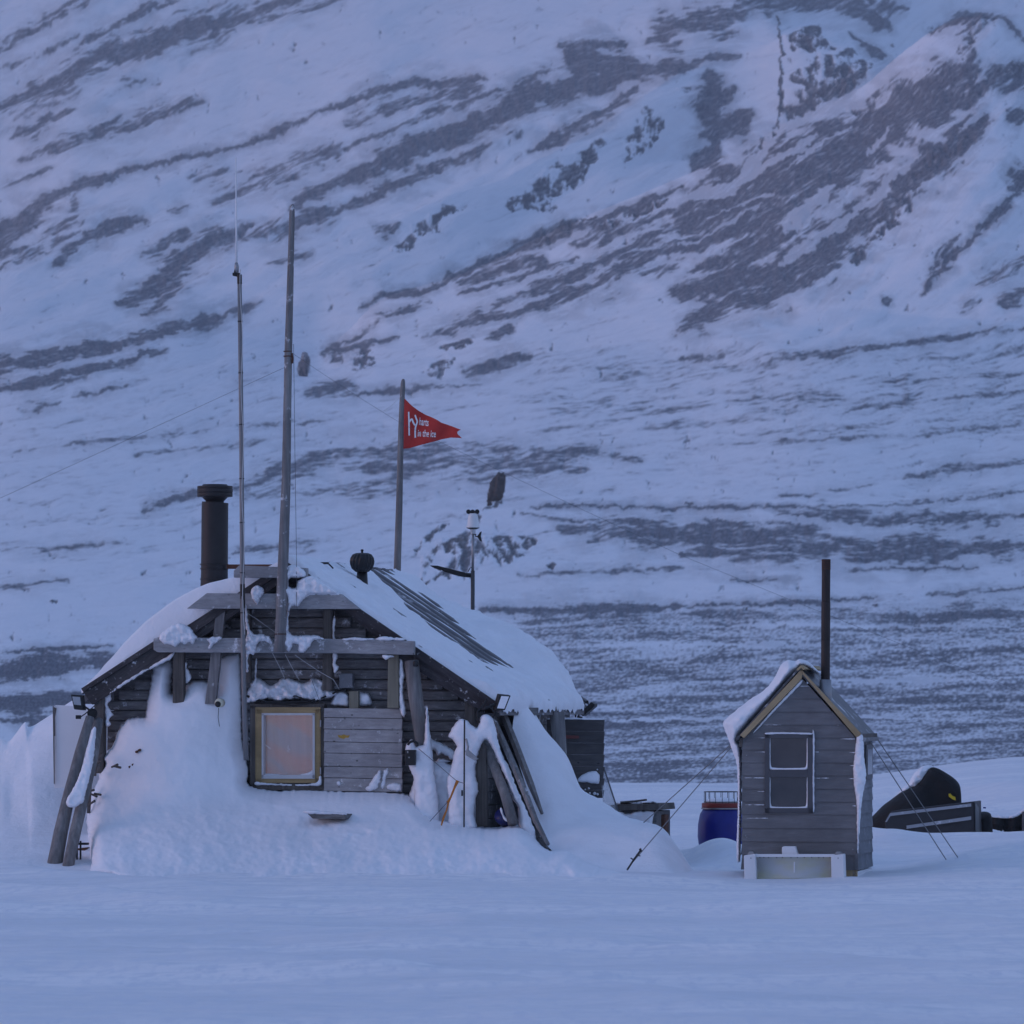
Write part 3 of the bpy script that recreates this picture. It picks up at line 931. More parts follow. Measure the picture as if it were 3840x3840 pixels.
# thin ice haze over the valley
mb = MB()
mb.box((0, 850, 230), (1800, 0, 0), (0, 1800, 0), (0, 0, 232.2))
hz = bpy.data.materials.new('haze')
hz.use_nodes = True
hz.node_tree.nodes.clear()
pv = hz.node_tree.nodes.new('ShaderNodeVolumePrincipled')
pv.inputs['Color'].default_value = (0.80, 0.90, 1.0, 1)
pv.inputs['Density'].default_value = 0.00018
ho = hz.node_tree.nodes.new('ShaderNodeOutputMaterial')
hz.node_tree.links.new(pv.outputs[0], ho.inputs['Volume'])
build('haze', mb, hz, kind='stuff')
#PART2
# ------------------------------------------------------------------ the trapper's hut
H = Frame(1075, 60.0, 11.0)
RL = 5.8                                   # length of the roof
ZR = H.uz(1075, 2108)[1]
uL, zL = H.uz(310, 2600)
uR, zR_ = H.uz(1868, 2642)
kL, kR = (ZR - zL) / -uL, (ZR - zR_) / uR  # fall of the two slopes
WV = 0.30                                  # the wall stands this far behind the gable boards


def roof_z(u):
    return ZR - (kR * u if u > 0 else -kL * u)


hut = empty('trapper_hut', H.pt(0, 0, 0), 'weathered grey wooden hut half buried in drifted snow, its gable window framed in yellow wood', 'hut')

# front wall of rounded boards
mb = MB()
wl, wr = H.uz(405, 2640, WV)[0], H.uz(1815, 2640, WV)[0]
z = -0.35
bh = 0.118
i = 0
while z < ZR - 0.25:
    zt = z + bh
    top = roof_z(0) - 0.18 - zt
    a, b = max(wl, -(top) / kL), min(wr, top / kR)
    if b - a > 0.1:
        vs, fs = [], []
        jig = 0.008 * math.sin(i * 7.3)
        for u in (a, b):
            for (dv, dz) in ((0.05, 0.002), (-0.002 + jig, 0.006), (-0.013 + jig, bh * 0.2), (-0.013 + jig, bh * 0.8), (-0.002 + jig, bh - 0.006), (0.05, bh - 0.002)):
                vs.append(H.pt(u, WV + dv, z + dz))
        fs = [(k, (k + 1) % 6, (k + 1) % 6 + 6, k + 6) for k in range(6)] + [(5, 4, 3, 2, 1, 0), (6, 7, 8, 9, 10, 11)]
        mb.add(vs, fs)
    z = zt
    i += 1
build('wall', mb, M['wall'], hut)
# side and rear walls
mb = MB()
zw = zR_ - 0.12
for (u, side) in ((wr, 1), (wl, -1)):
    z = -0.35
    while z < zw - 0.1:
        mb.box(H.pt(u, WV + (RL - 0.6) / 2 + 0.06, z + 0.075), H.a * 0.03, H.d * ((RL - 0.6) / 2 - 0.02), Vector((0, 0, 0.071)))
        z += 0.15
mb.prism([H.pt(wl, RL - 0.3, -0.3), H.pt(wr, RL - 0.3, -0.3), H.pt(wr, RL - 0.3, zw), H.pt(0, RL - 0.3, ZR - 0.2), H.pt(wl, RL - 0.3, zw)], H.d * 0.05)
mb.prism([H.pt(wl + 0.05, WV + 0.08, -0.3), H.pt(wr - 0.05, WV + 0.08, -0.3), H.pt(wr - 0.05, WV + 0.08, roof_z(wr - 0.05) - 0.09), H.pt(0, WV + 0.08, ZR - 0.09), H.pt(wl + 0.05, WV + 0.08, roof_z(wl + 0.05) - 0.09)], H.d * 0.04)
build('side_wall', mb, M['wall'], hut)

# roof: sheet of ribs over boards
mb = MB()
nS, nT = 24, 420
for sgn, k, ue in ((1, kR, uR + 0.02), (-1, kL, uL - 0.02)):
    T = np.linspace(0.03, RL, nT)
    rib = 0.028 * np.clip(np.sin(2 * np.pi * T / 0.42) * 2.2, -1, 1)
    vs = []
    for s_ in range(nS + 1):
        u = ue * s_ / nS
        for t, r in zip(T, rib):
            vs.append(H.pt(u, t, ZR - abs(u) * k + 0.035 + r))
    fs = [(i * nT + j, i * nT + j + 1, (i + 1) * nT + j + 1, (i + 1) * nT + j) for i in range(nS) for j in range(nT - 1)]
    mb.add(vs, fs)
    mb.prism([H.pt(0, 0.02, ZR - 0.03), H.pt(ue, 0.02, ZR - 0.03 - abs(ue) * k), H.pt(ue, 0.02, ZR - 0.11 - abs(ue) * k), H.pt(0, 0.02, ZR - 0.11)], H.d * (RL - 0.04))
M['sheet'] = mat_plain('dark_roof_sheet', (0.125, 0.122, 0.13), 0.6, 0.2, var=0.4, sc=5, frost=0.12)
roof = build('roof', mb, M['sheet'], hut, recalc=False)

# gable boards (dark), each as the photograph shows it
mb = MB()
H.prism(mb, [(1040, 2126), (1062, 2112), (1062, 2140), (722, 2378), (702, 2352), (704, 2346)], -0.035, 0.03)
H.prism(mb, [(720, 2376), (1040, 2151), (1058, 2165), (1058, 2180), (760, 2388), (738, 2404)], 0.0, 0.04)
H.prism(mb, [(306, 2586), (590, 2408), (672, 2444), (640, 2462), (345, 2642)], -0.02, 0.04)
H.prism(mb, [(304, 2582), (580, 2402), (596, 2414), (312, 2594)], -0.05, 0.03)
build('gable_board', mb, M['rake_l'], hut)
mb = MB()
H.prism(mb, [(1078, 2118), (1106, 2118), (1866, 2636), (1856, 2656), (1078, 2150)], -0.035, 0.03)
H.prism(mb, [(1290, 2284), (1350, 2284), (1858, 2640), (1812, 2664), (1776, 2650), (1500, 2470)], 0.0, 0.04)
build('gable_board', mb, M['rake_r'], hut)
mb = MB()
H.prism(mb, [(1854, 2620), (1870, 2620), (1870, 2668), (1854, 2668)], 0.02, RL * 0.9)
build('eave_board', mb, M['rake_r'], hut)

# cross beams tied over the gable
for q in (((575, 2395), (590, 2390), (1300, 2396), (1552, 2404), (1552, 2456), (1300, 2450), (590, 2446), (575, 2436)),
          ((700, 2282), (775, 2224), (1278, 2228), (1348, 2284)),
          ((876, 2140), (896, 2120), (1150, 2130), (1150, 2168), (876, 2166))):
    mb = MB()
    H.prism(mb, list(q), -0.14, -0.045)
    build('beam', mb, M['beam'], hut, bevel=0.008)

# posts between beams and ground
for (x0, y0, x1, y1, w0, w1, mt, v0, v1) in ((669, 2440, 668, 2640, 40, 42, 'post', -0.02, 0.08), (926, 2285, 926, 2560, 22, 22, 'post', 0.1, 0.2), (1228, 2285, 1226, 2590, 34, 36, 'post', 0.08, 0.2),
                                             (1475, 2455, 1473, 2655, 40, 42, 'newpost', -0.02, 0.09), (372, 2555, 368, 2900, 36, 34, 'post', 0.05, 0.2), (1762, 2600, 1758, 2760, 36, 36, 'post', 0.1, 0.25),
                                             (828, 2280, 788, 2640, 34, 40, 'log_frost', -0.03, 0.04), (1326, 2592, 1326, 2660, 34, 34, 'newpost', 0.12, 0.2)):
    mb = MB()
    H.prism(mb, [(x0 - w0 / 2, y0), (x0 + w0 / 2, y0), (x1 + w1 / 2, y1), (x1 - w1 / 2, y1)], v0, v1)
    build('post', mb, M[mt], hut, bevel=0.006)
mb = MB()
mb.tube([H.pix(1543, 2478, -0.02), H.pix(1560, 2620, -0.05), H.pix(1584, 2780, -0.08), H.pix(1588, 3000, -0.09)], [0.083, 0.085, 0.082, 0.08], 14)
build('post', mb, M['log'], hut, smooth=True, label='round debarked log post right of the shutter')

# window: dark casing, yellow frame, white bead, pane with an added sheet behind, painted as reflected sky
mb = MB()
for r in ((938, 2646, 960, 2956), (1203, 2646, 1216, 2956), (938, 2640, 1216, 2656), (938, 2938, 1216, 2962)):
    H.rect(mb, *r, -0.03 + WV - 0.12, WV + 0.04)
build('window_casing', mb, M['post'], hut)
M['yellow'] = mat_wood('yellow_window_wood', (0.45, 0.33, 0.17), (0.32, 0.23, 0.12), 'x', cross=10)
mb = MB()
for r in ((957, 2658, 983, 2934), (1180, 2658, 1202, 2934), (957, 2652, 1202, 2678), (957, 2918, 1202, 2936)):
    H.rect(mb, *r, WV - 0.17, WV + 0.03)
for r in ((959, 2660, 962, 2930), (1196, 2668, 1199, 2930)):
    H.rect(mb, *r, WV - 0.176, WV - 0.165)
win = build('window', mb, M['yellow'], hut, bevel=0.004)
mb = MB()
for r in ((981, 2676, 988, 2918), (1172, 2676, 1180, 2918), (981, 2674, 1180, 2682), (981, 2906, 1180, 2920)):
    H.rect(mb, *r, WV - 0.185, WV - 0.02)
build('bead', mb, mat_plain('grey_white_bead', (0.52, 0.52, 0.53), 0.5), win)
t = NT('window_pane')
t.t.nodes.remove(t.p)
g1 = t.n('ShaderNodeBsdfGlossy')
g1.inputs['Roughness'].default_value = 0.03
g1.inputs['Color'].default_value = (0.9, 0.9, 0.9, 1)
tr = t.n('ShaderNodeBsdfTransparent')
mx = t.n('ShaderNodeMixShader')
mx.inputs[0].default_value = 0.10
t.l(tr.outputs[0], mx.inputs[1])
t.l(g1.outputs[0], mx.inputs[2])
t.l(mx.outputs[0], t.t.nodes['Material Output'].inputs[0])
M['pane'] = t.m
mb = MB()
H.rect(mb, 986, 2680, 1174, 2908, WV - 0.10, WV - 0.094)
build('pane', mb, M['pane'], win)
t = NT('salmon_reflection')
v = t.coord((1, 1, 1), (0, math.radians(-35), 0))
n = t.noise(t.coord((1.2, 1.2, 4.0), (0, math.radians(-38), 0)), 1.0, 2)
n2 = t.noise(t.coord((7, 7, 1.0), (0, math.radians(24), 0)), 1.0, 3)
col = t.ramp(n, [(0.40, (0.46, 0.265, 0.215)), (0.54, (0.41, 0.28, 0.255)), (0.60, (0.36, 0.29, 0.29))])  # diagonal warm patches: the sky's reflection painted into the sheet's colour
col = t.mix(t.ramp(n2, [(0.45, (0, 0, 0)), (0.62, (0.4, 0.4, 0.4))]), col, (0.46, 0.34, 0.28))
M['reflection_sheet'] = t.fin(col, 0.7, spec=0.2)
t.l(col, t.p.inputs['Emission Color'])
t.p.inputs['Emission Strength'].default_value = 0.032       # added glow, standing in for warm sky mirrored in the glass
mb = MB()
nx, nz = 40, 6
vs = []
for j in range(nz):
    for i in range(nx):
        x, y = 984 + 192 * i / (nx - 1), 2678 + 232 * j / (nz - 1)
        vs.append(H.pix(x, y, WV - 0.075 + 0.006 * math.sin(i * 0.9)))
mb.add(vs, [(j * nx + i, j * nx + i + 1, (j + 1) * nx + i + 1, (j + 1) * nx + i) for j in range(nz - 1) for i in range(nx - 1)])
build('reflection_sheet', mb, M['reflection_sheet'], win, smooth=True)
mb = MB()
puff(mb, [(982, 2905), (1020, 2900), (1090, 2908), (1150, 2898), (1176, 2888), (1178, 2916), (984, 2916)], lambda x, y, o: H.pix(x, y, WV - 0.105 - o), lambda x, y: 0.03, res=4, rnd=8, jit=1)
puff(mb, [(958, 2930), (1000, 2934), (1100, 2940), (1180, 2934), (1196, 2905), (1204, 2900), (1206, 2944), (1150, 2948), (1000, 2946), (956, 2944)], lambda x, y, o: H.pix(x, y, WV - 0.13 - o), lambda x, y: 0.06, res=4, rnd=8, jit=1.5)
build('snow_rim', mb, M['crust'], win, smooth=True)
mb = MB()
mb.tube([H.pix(994, 2792, WV - 0.104), H.pix(1015, 2808, WV - 0.104)], 0.004, 6)
build('ornament', mb, M['white'], win)
mb = MB()
mb.tube([H.pix(1081, 2794, WV - 0.104), H.pix(1079, 2806, WV - 0.104), H.pix(1087, 2810, WV - 0.104), H.pix(1077, 2816, WV - 0.104), H.pix(1084, 2820, WV - 0.104)], 0.003, 6)
build('ornament', mb, M['white'], win)
mb = MB()
for y in (2700, 2878):
    H.rect(mb, 1199, y, 1204, y + 26, WV - 0.19, WV - 0.16)
build('hinge', mb, M['galv'], win)

# plank shutter swung open beside the window
mb = MB()
tops = [2652, 2690, 2733, 2781, 2823, 2873, 2916, 2966]
for k in range(7):
    jig = 0.004 * math.sin(k * 5.1)
    H.prism(mb, [(1216, tops[k] + 1.5 + (2 if k == 0 else 0)), (1509, tops[k] + 6), (1506, tops[k + 1] + 4), (1214, tops[k + 1] - 0.5)], WV - 0.20 + jig, WV - 0.16)
shut = build('shutter', mb, M['shutter'], hut, bevel=0.003)
mb = MB()
for x in (1290, 1440):
    H.rect(mb, x, 2660, x + 26, 2960, WV - 0.16, WV - 0.12)
build('batten', mb, M['grey_h'], shut)
M['yellowpaint'] = mat_plain('yellow_paint', (0.42, 0.25, 0.04), 0.6, var=0.4, sc=40)
mb = MB()
H.prism(mb, [(1266, 2756), (1280, 2758), (1288, 2754), (1300, 2758), (1312, 2757), (1306, 2767), (1296, 2766), (1290, 2771), (1280, 2769), (1270, 2765)], WV - 0.206, WV - 0.198)
build('paint_mark', mb, M['yellowpaint'], shut)
mb = MB()
dS = lambda x, y, o: H.pix(x, y, WV - 0.20 - o)
puff(mb, [(1372, 2955), (1392, 2930), (1412, 2900), (1425, 2888), (1428, 2920), (1418, 2950), (1405, 2964), (1380, 2966)], dS, lambda x, y: 0.05, res=4, rnd=14, jit=3)
puff(mb, [(1450, 2950), (1462, 2938), (1490, 2934), (1503, 2940), (1504, 2966), (1462, 2964)], dS, lambda x, y: 0.07, res=4, rnd=12, jit=3)
puff(mb, [(1436, 2900), (1450, 2880), (1458, 2885), (1450, 2915), (1440, 2956), (1430, 2950)], dS, lambda x, y: 0.02, res=4, rnd=8, jit=3)
puff(mb, [(1262, 2932), (1276, 2930), (1278, 2944), (1266, 2946)], dS, lambda x, y: 0.02, res=4, rnd=6, jit=1)
build('snow_patch', mb, M['crust'], shut, smooth=True)

# chimney
def vtube(mbx, px, y0, y1, Y, r0, r1, n=24):
    return mbx.tube([at(px[0], y0, Y), at(px[1], y1, Y)], [r0, r1], n)


mb = MB()
Yc = 61.3
mb.tube([at(803, 2240, Yc), at(803.5, 2183, Yc), at(804, 2150, Yc), at(806, 1900, Yc), at(807, 1884, Yc)], [0.163, 0.160, 0.157, 0.155, 0.155], 32)
chim = build('chimney', mb, M['iron'], hut, smooth=True, bevel=0.004)
mb = MB()
b0 = at(806, 1886, Yc)
mb.lathe(b0, [(0.10, -0.02), (0.105, 0.02), (0.15, 0.065), (0.205, 0.072), (0.207, 0.115), (0.200, 0.118), (0.208, 0.122), (0.208, 0.165), (0.200, 0.168), (0.206, 0.172), (0.205, 0.195), (0.15, 0.20), (0.14, 0.215), (0.02, 0.218)], 32)
build('cap', mb, M['iron'], chim, smooth=True, bevel=0.002)
mb = MB()
for y in (2117, 2133, 2172):
    mb.lathe(at(803, y, Yc), [(0.155, -0.008), (0.166, -0.006), (0.166, 0.006), (0.155, 0.008)], 32)
build('collar', mb, M['iron'], chim)
mb = MB()
mb.box((at(850, 2125, Yc - 0.1) + at(1056, 2125, 60.9)) / 2, (at(1056, 2125, 60.9) - at(850, 2125, Yc - 0.1)) / 2, Vector((0, 0.012, 0)), Vector((0, 0, 0.026)))
build('stay', mb, M['rust'], chim)

# ball shaped roof vent
mb = MB()
vb = at(1358, 2172, 62.0)
mb.tube([vb + Vector((0, 0, -0.2)), vb + Vector((0.0, 0, 0.10))], [0.075, 0.06], 20)
vent = build('roof_vent', mb, M['black'], hut, smooth=True)
mb = MB()
vs, fs = [], []
n = 36
prof = [(0.02, 0.0), (0.075, 0.012), (0.118, 0.05), (0.135, 0.10), (0.139, 0.135), (0.132, 0.175), (0.108, 0.215), (0.07, 0.232), (0.0, 0.236)]
base = vb + Vector((0, 0, 0.075))
for (r, h) in prof:
    for k in range(n):
        rr = r * (1 + (0.05 if k % 2 else -0.03))
        a = 2 * math.pi * k / n + h * 1.5
        vs.append(base + Vector((rr * math.cos(a), rr * math.sin(a), h)))
fs = [(i * n + k, i * n + (k + 1) % n, (i + 1) * n + (k + 1) % n, (i + 1) * n + k) for i in range(len(prof) - 1) for k in range(n)]
mb.add(vs, fs)
mb.lathe(base, [(0.0, 0.23), (0.014, 0.235), (0.014, 0.255), (0.02, 0.262), (0.014, 0.275), (0.0, 0.278)], 10)
build('turbine', mb, M['black'], vent)
mb = MB()
mb.box(at(1215, 2112, 61.2), Vector((0.055, 0, 0)), Vector((0, 0.04, 0)), Vector((0, 0, 0.012)))
mb.box(at(1240, 2122, 61.2), Vector((0.03, 0, -0.03)), Vector((0, 0.03, 0)), Vector((0.004, 0, 0.008)))
build('ridge_cap', mb, M['iron'], hut)

# snow lying on the roof
def roof_snow(sgn):
    nS, nT = 150, 200
    S = np.linspace(0, 1, nS)
    T = np.linspace(0, 1, nT)
    sg, tg = np.meshgrid(S, T, indexing='ij')
    vv = tg * RL * (1 - (0.10 * smooth(0.72, 1.0, sg) if sgn > 0 else 0))
    if sgn > 0:
        h = 0.05 + 0.045 * fbm(sg * 7, vv * 1.5, 5, 201, 0.6)
        h += 0.06 * smooth(0.80, 0.93, sg) * smooth(3.2, 1.2, vv) * (1 + 0.5 * perlin(sg * 22, vv * 5, 203))
        # wind-swept strip of bare sheet
        lo = 4.1 - 1.6 * smooth(0.0, 0.5, sg) + 0.25 * fbm(sg * 6, sg * 0 + 3.1, 3, 205)
        hi = 5.5 - 1.7 * smooth(0.1, 0.75, sg) - 0.2 * fbm(sg * 7, sg * 0 + 8.1, 3, 206)
        bare = smooth(lo - 0.35, lo + 0.15, vv) * smooth(hi + 0.2, hi - 0.15, vv) * smooth(0.80, 0.66, sg)
        h = h * (1 - bare) + bare * (0.004 + 0.016 * fbm(sg * 5, vv * 2, 3, 207))
        back = smooth(hi + 0.05, hi + 1.2, vv) * smooth(0.12, 0.55, sg)
        h += back * 0.23 * smooth(1.0, 0.72, sg) * (1 + 0.12 * fbm(sg * 4, vv, 3, 208)) + 0.04 * smooth(0.75, 0.9, sg) * smooth(1.06, 0.95, sg) * smooth(2.5, 3.5, vv)
        h += 0.05 * smooth(0.0, 0.1, sg) * smooth(0.3, 0.05, sg) * smooth(4.5, 5.2, vv)
    else:
        h = 0.035 + 0.285 * smooth(0.02, 0.45, sg) * smooth(1.02, 0.50, sg) ** 0.8 * (1 - 0.12 * tg)
        h += 0.02 * fbm(sg * 5, vv * 0.9, 4, 211)
    edge = np.minimum(np.minimum(vv / 0.05, (1 - tg) * RL / 0.12), (1 - sg) * 2.4 / 0.06)
    if sgn > 0:
        edge = np.minimum(edge, (1 - sg) * 2.4 / 0.03)
    e = np.sqrt(np.clip(1 - (1 - np.clip(edge, 0, 1)) ** 2, 0, 1))
    h = h * e - 0.02 * (1 - e)
    k, ue = (kR, uR + 0.05) if sgn > 0 else (kL, uL - 0.03)
    nrm = np.array([math.copysign(k, sgn), 1.0]) / math.hypot(k, 1)
    mb = MB()
    u = ue * sg
    zz = ZR - np.abs(u) * k + 0.03
    if sgn > 0:    # frosted fringe hanging over the eave
        fr = smooth(0.95, 1.0, sg) * (0.025 + 0.10 * np.abs(perlin(vv * 5, sg * 2, 215)) + 0.06 * np.abs(perlin(vv * 14, sg * 2, 216)))
        zz = zz - fr
    uu = u + h * nrm[0]
    zz = zz + h * nrm[1]
    P0, a, d = H.P, H.a, H.d
    vs = np.stack([P0.x + a.x * uu + d.x * vv, P0.y + a.y * uu + d.y * vv, zz], -1).reshape(-1, 3)
    fs = [(i * nT + j, i * nT + j + 1, (i + 1) * nT + j + 1, (i + 1) * nT + j) for i in range(nS - 1) for j in range(nT - 1)]
    mb.add(vs.tolist(), fs)
    return mb


build('roof_snow', roof_snow(1), M['snow'], hut, smooth=True, label='snow on the right slope with a wind-swept bare strip')
build('roof_snow', roof_snow(-1), M['snow'], hut, smooth=True, label='deep smooth snow on the left slope')

# rime and snow clinging to the gable
D0 = lambda v: (lambda x, y, o: H.pix(x, y, v - o))
mb = MB()
th = lambda t_: (lambda x, y: t_)
puff(mb, [(600, 2400), (612, 2368), (660, 2340), (705, 2345), (725, 2375), (742, 2384), (735, 2400), (722, 2415), (712, 2408), (695, 2418), (676, 2412), (660, 2424), (636, 2416), (622, 2418)], D0(-0.14), th(0.10), res=5, rnd=16, jit=3, lump=.3, lsc=20)
puff(mb, [(775, 2396), (800, 2388), (832, 2388), (826, 2402), (808, 2412), (792, 2432), (782, 2430), (786, 2412)], D0(-0.14), th(0.06), res=4, rnd=10, jit=3, lump=.5, lsc=12)
puff(mb, [(916, 2275), (924, 2272), (934, 2340), (950, 2375), (985, 2378), (1010, 2386), (1024, 2404), (1020, 2414), (1000, 2408), (980, 2404), (966, 2412), (960, 2440), (950, 2458), (938, 2452), (930, 2470), (932, 2515), (920, 2514), (918, 2450), (912, 2420), (926, 2380), (918, 2330)], D0(-0.16), th(0.10), res=4, rnd=13, jit=2.5, lump=.5, lsc=16)
puff(mb, [(948, 2205), (966, 2196), (986, 2204), (992, 2222), (978, 2240), (972, 2260), (962, 2268), (950, 2250), (938, 2222)], D0(-0.14), th(0.09), res=4, rnd=12, jit=2.5, lump=.5, lsc=14)
puff(mb, [(1050, 2160), (1070, 2140), (1085, 2122), (1110, 2118), (1140, 2140), (1148, 2160), (1120, 2168), (1092, 2166), (1082, 2180), (1086, 2200), (1100, 2206), (1112, 2196), (1116, 2180), (1130, 2170), (1170, 2160), (1210, 2182), (1262, 2222), (1230, 2230), (1180, 2228), (1150, 2236), (1130, 2258), (1120, 2275), (1100, 2274), (1086, 2290), (1082, 2330), (1086, 2370), (1104, 2384), (1140, 2382), (1190, 2384), (1212, 2396), (1180, 2402), (1160, 2426), (1140, 2446), (1120, 2440), (1118, 2416), (1100, 2416), (1090, 2440), (1076, 2440), (1060, 2420), (1062, 2380), (1068, 2330), (1076, 2290), (1072, 2240), (1056, 2215)], D0(-0.15), th(0.11), res=5, rnd=15, jit=2.5, lump=.3, lsc=22)
puff(mb, [(1284, 2396), (1330, 2390), (1400, 2394), (1440, 2386), (1470, 2390), (1515, 2394), (1515, 2402), (1400, 2402), (1290, 2402)], D0(-0.12), th(0.06), res=4, rnd=8, jit=1.5)
puff(mb, [(1434, 2456), (1470, 2458), (1478, 2464), (1462, 2466), (1450, 2476), (1440, 2470)], D0(-0.12), th(0.05), res=4, rnd=8, jit=1.5)
puff(mb, [(1254, 2310), (1260, 2330), (1254, 2380), (1262, 2400), (1258, 2430), (1265, 2460), (1260, 2490), (1272, 2500), (1256, 2524), (1248, 2500), (1246, 2400), (1248, 2330)], D0(0.07), th(0.05), res=4, rnd=8, jit=2)
puff(mb, [(1496, 2470), (1512, 2480), (1518, 2540), (1512, 2600), (1524, 2660), (1516, 2690), (1498, 2660), (1494, 2560)], D0(0.05), th(0.06), res=4, rnd=10, jit=2.5)
puff(mb, [(640, 2452), (660, 2436), (642, 2470), (560, 2512), (480, 2560), (420, 2598), (400, 2606), (470, 2552), (560, 2500)], D0(-0.01), th(0.04), res=5, rnd=7, jit=2)
puff(mb, [(392, 2600), (410, 2596), (416, 2620), (406, 2640), (416, 2668), (426, 2680), (408, 2700), (414, 2716), (396, 2720), (390, 2660)], D0(0.14), th(0.06), res=4, rnd=8, jit=3)
puff(mb, [(690, 2482), (702, 2484), (700, 2505), (712, 2520), (716, 2545), (694, 2560)], D0(0.10), th(0.05), res=4, rnd=8, jit=2)
puff(mb, [(955, 2500), (962, 2470), (962, 2530), (956, 2560)], D0(0.18), th(0.04), res=4, rnd=6, jit=2)
puff(mb, [(1150, 2166), (1180, 2172), (1228, 2200), (1276, 2228), (1250, 2236), (1190, 2233), (1150, 2242), (1134, 2256), (1116, 2266), (1108, 2240), (1114, 2212), (1124, 2190), (1134, 2172)], D0(-0.10), th(0.07), res=5, rnd=14, jit=2.5, lump=.3, lsc=22)
# heap of snow over the window head
puff(mb, [(926, 2600), (950, 2545), (964, 2540), (990, 2555), (1010, 2570), (1035, 2560), (1055, 2545), (1090, 2545), (1120, 2555), (1150, 2560), (1170, 2544), (1210, 2552), (1235, 2575), (1255, 2592), (1262, 2605), (1230, 2618), (1180, 2630), (1120, 2622), (1050, 2630), (1000, 2624), (960, 2632), (925, 2636)], D0(WV - 0.02), lambda x, y: 0.10 + 0.10 * (y - 2540) / 80, res=5, rnd=20, jit=2.5, lump=.45, lsc=30)
puff(mb, [(1262, 2598), (1290, 2594), (1308, 2610), (1310, 2648), (1262, 2648), (1240, 2640)], D0(WV - 0.02), th(0.08), res=5, rnd=12, jit=2)
puff(mb, [(1345, 2600), (1365, 2596), (1385, 2604), (1395, 2630), (1390, 2648), (1345, 2648)], D0(WV - 0.02), th(0.10), res=5, rnd=12, jit=2)
# snow stuck to the log post and wall on the right
puff(mb, [(1528, 2786), (1545, 2772), (1560, 2800), (1575, 2790), (1590, 2780), (1600, 2640), (1612, 2740), (1620, 2800), (1628, 2880), (1640, 2960), (1648, 3040), (1640, 3090), (1560, 3090), (1554, 3000), (1550, 2920), (1536, 2880), (1520, 2820)], D0(-0.15), th(0.15), res=6, rnd=26, jit=2, lump=.12, lsc=60)
puff(mb, [(1600, 2770), (1630, 2775), (1680, 2800), (1720, 2830), (1730, 2850), (1690, 2848), (1660, 2826), (1640, 2830), (1625, 2812), (1604, 2816)], D0(0.12), th(0.12), res=5, rnd=14, jit=3)
puff(mb, [(1636, 2850), (1665, 2846), (1690, 2856), (1650, 2862), (1645, 2880), (1632, 2920), (1616, 2920)], D0(0.12), th(0.10), res=5, rnd=10, jit=3)
puff(mb, [(1680, 2760), (1694, 2735), (1710, 2708), (1728, 2696), (1748, 2700), (1772, 2722), (1790, 2728), (1800, 2700), (1812, 2680), (1845, 2690), (1860, 2740), (1880, 2820), (1910, 2880), (1940, 2960), (1985, 3060), (2010, 3140), (1990, 3180), (1950, 3150), (1940, 3030), (1925, 3000), (1895, 2920), (1860, 2840), (1838, 2790), (1818, 2776), (1806, 2790), (1795, 2820), (1786, 2860), (1784, 2900), (1794, 2960), (1786, 2990), (1780, 3050), (1784, 3110), (1690, 3110), (1682, 3000), (1676, 2930), (1694, 2870), (1700, 2830), (1712, 2800), (1700, 2776)], D0(-0.22), lambda x, y: 0.10 + 0.12 * max(0, (y - 2700)) / 400, res=6, rnd=24, jit=2, lump=.12, lsc=60)
puff(mb, [(1530, 3010), (1556, 2920), (1610, 2862), (1660, 2856), (1720, 2880), (1792, 2900), (1796, 3000), (1800, 3110), (1540, 3110)], D0(0.12), th(0.22), res=7, rnd=40, jit=2, lump=.15, lsc=60)
build('snow_crust', mb, M['crust'], hut, smooth=True)

# side fittings: boards, logs and the opened door panel on the right wall
mb = MB()
for (x0, y0, x1, y1, Y, r) in ((2072, 2650, 2092, 2800, 62.8, 0.05), (2098, 2670, 2112, 2980, 62.2, 0.065)):
    mb = MB()
    mb.tube([at(x0, y0, Y), at((x0 + x1) / 2, (y0 + y1) / 2, Y - 0.02), at(x1, y1, Y - 0.05)], [r * 0.9, r, r * 1.1], 12)
    build('prop_log', mb, M['log'], hut, smooth=True)
mb = MB()
mb.box(at(2000, 2668, 61.2), Vector((0.06, 0.02, 0)), Vector((0, 0.1, 0)), Vector((0, 0, 0.045)))
build('rafter_end', mb, M['grey_h'], hut, bevel=0.004)
mb = MB()
Yp = 63.2
xs = [(2046, 2266)]
ys = [2696, 2742, 2786, 2830, 2874, 2918, 2962, 2992]
for k in range(7):
    mb.prism([at(2050, ys[k] - 2 + 1, Yp + 0.1), at(2265, ys[k] + 1, Yp), at(2262 - k * 0.6, ys[k + 1] + 0.6, Yp), at(2050, ys[k + 1] - 1.4, Yp + 0.1)], Vector((0.01, 0.035, 0)))
panel = build('door_panel', mb, M['panel'], hut, bevel=0.003)
M['redpaint'] = mat_plain('faded_red_paint', (0.16, 0.05, 0.045), 0.7, var=0.3, sc=30)
mb = MB()
mb.prism([at(2120, 2757, Yp + 0.05), at(2171, 2759, Yp + 0.03), at(2171, 2769, Yp + 0.03), at(2120, 2770, Yp + 0.05)], Vector((0, -0.02, 0)))
build('paint_mark', mb, M['redpaint'], panel)
mb = MB()
puff(mb, [(2166, 2925), (2180, 2906), (2225, 2890), (2248, 2906), (2250, 2920), (2244, 2940), (2215, 2936), (2180, 2934)], lambda x, y, o: at(x, y, Yp - 0.01 - o), th(0.06), res=4, rnd=12, jit=2)
puff(mb, [(2052, 2692), (2150, 2692), (2266, 2695), (2266, 2699), (2150, 2698), (2052, 2698)], lambda x, y, o: at(x, y, Yp - 0.0 - o), th(0.03), res=4, rnd=4, jit=0.5)
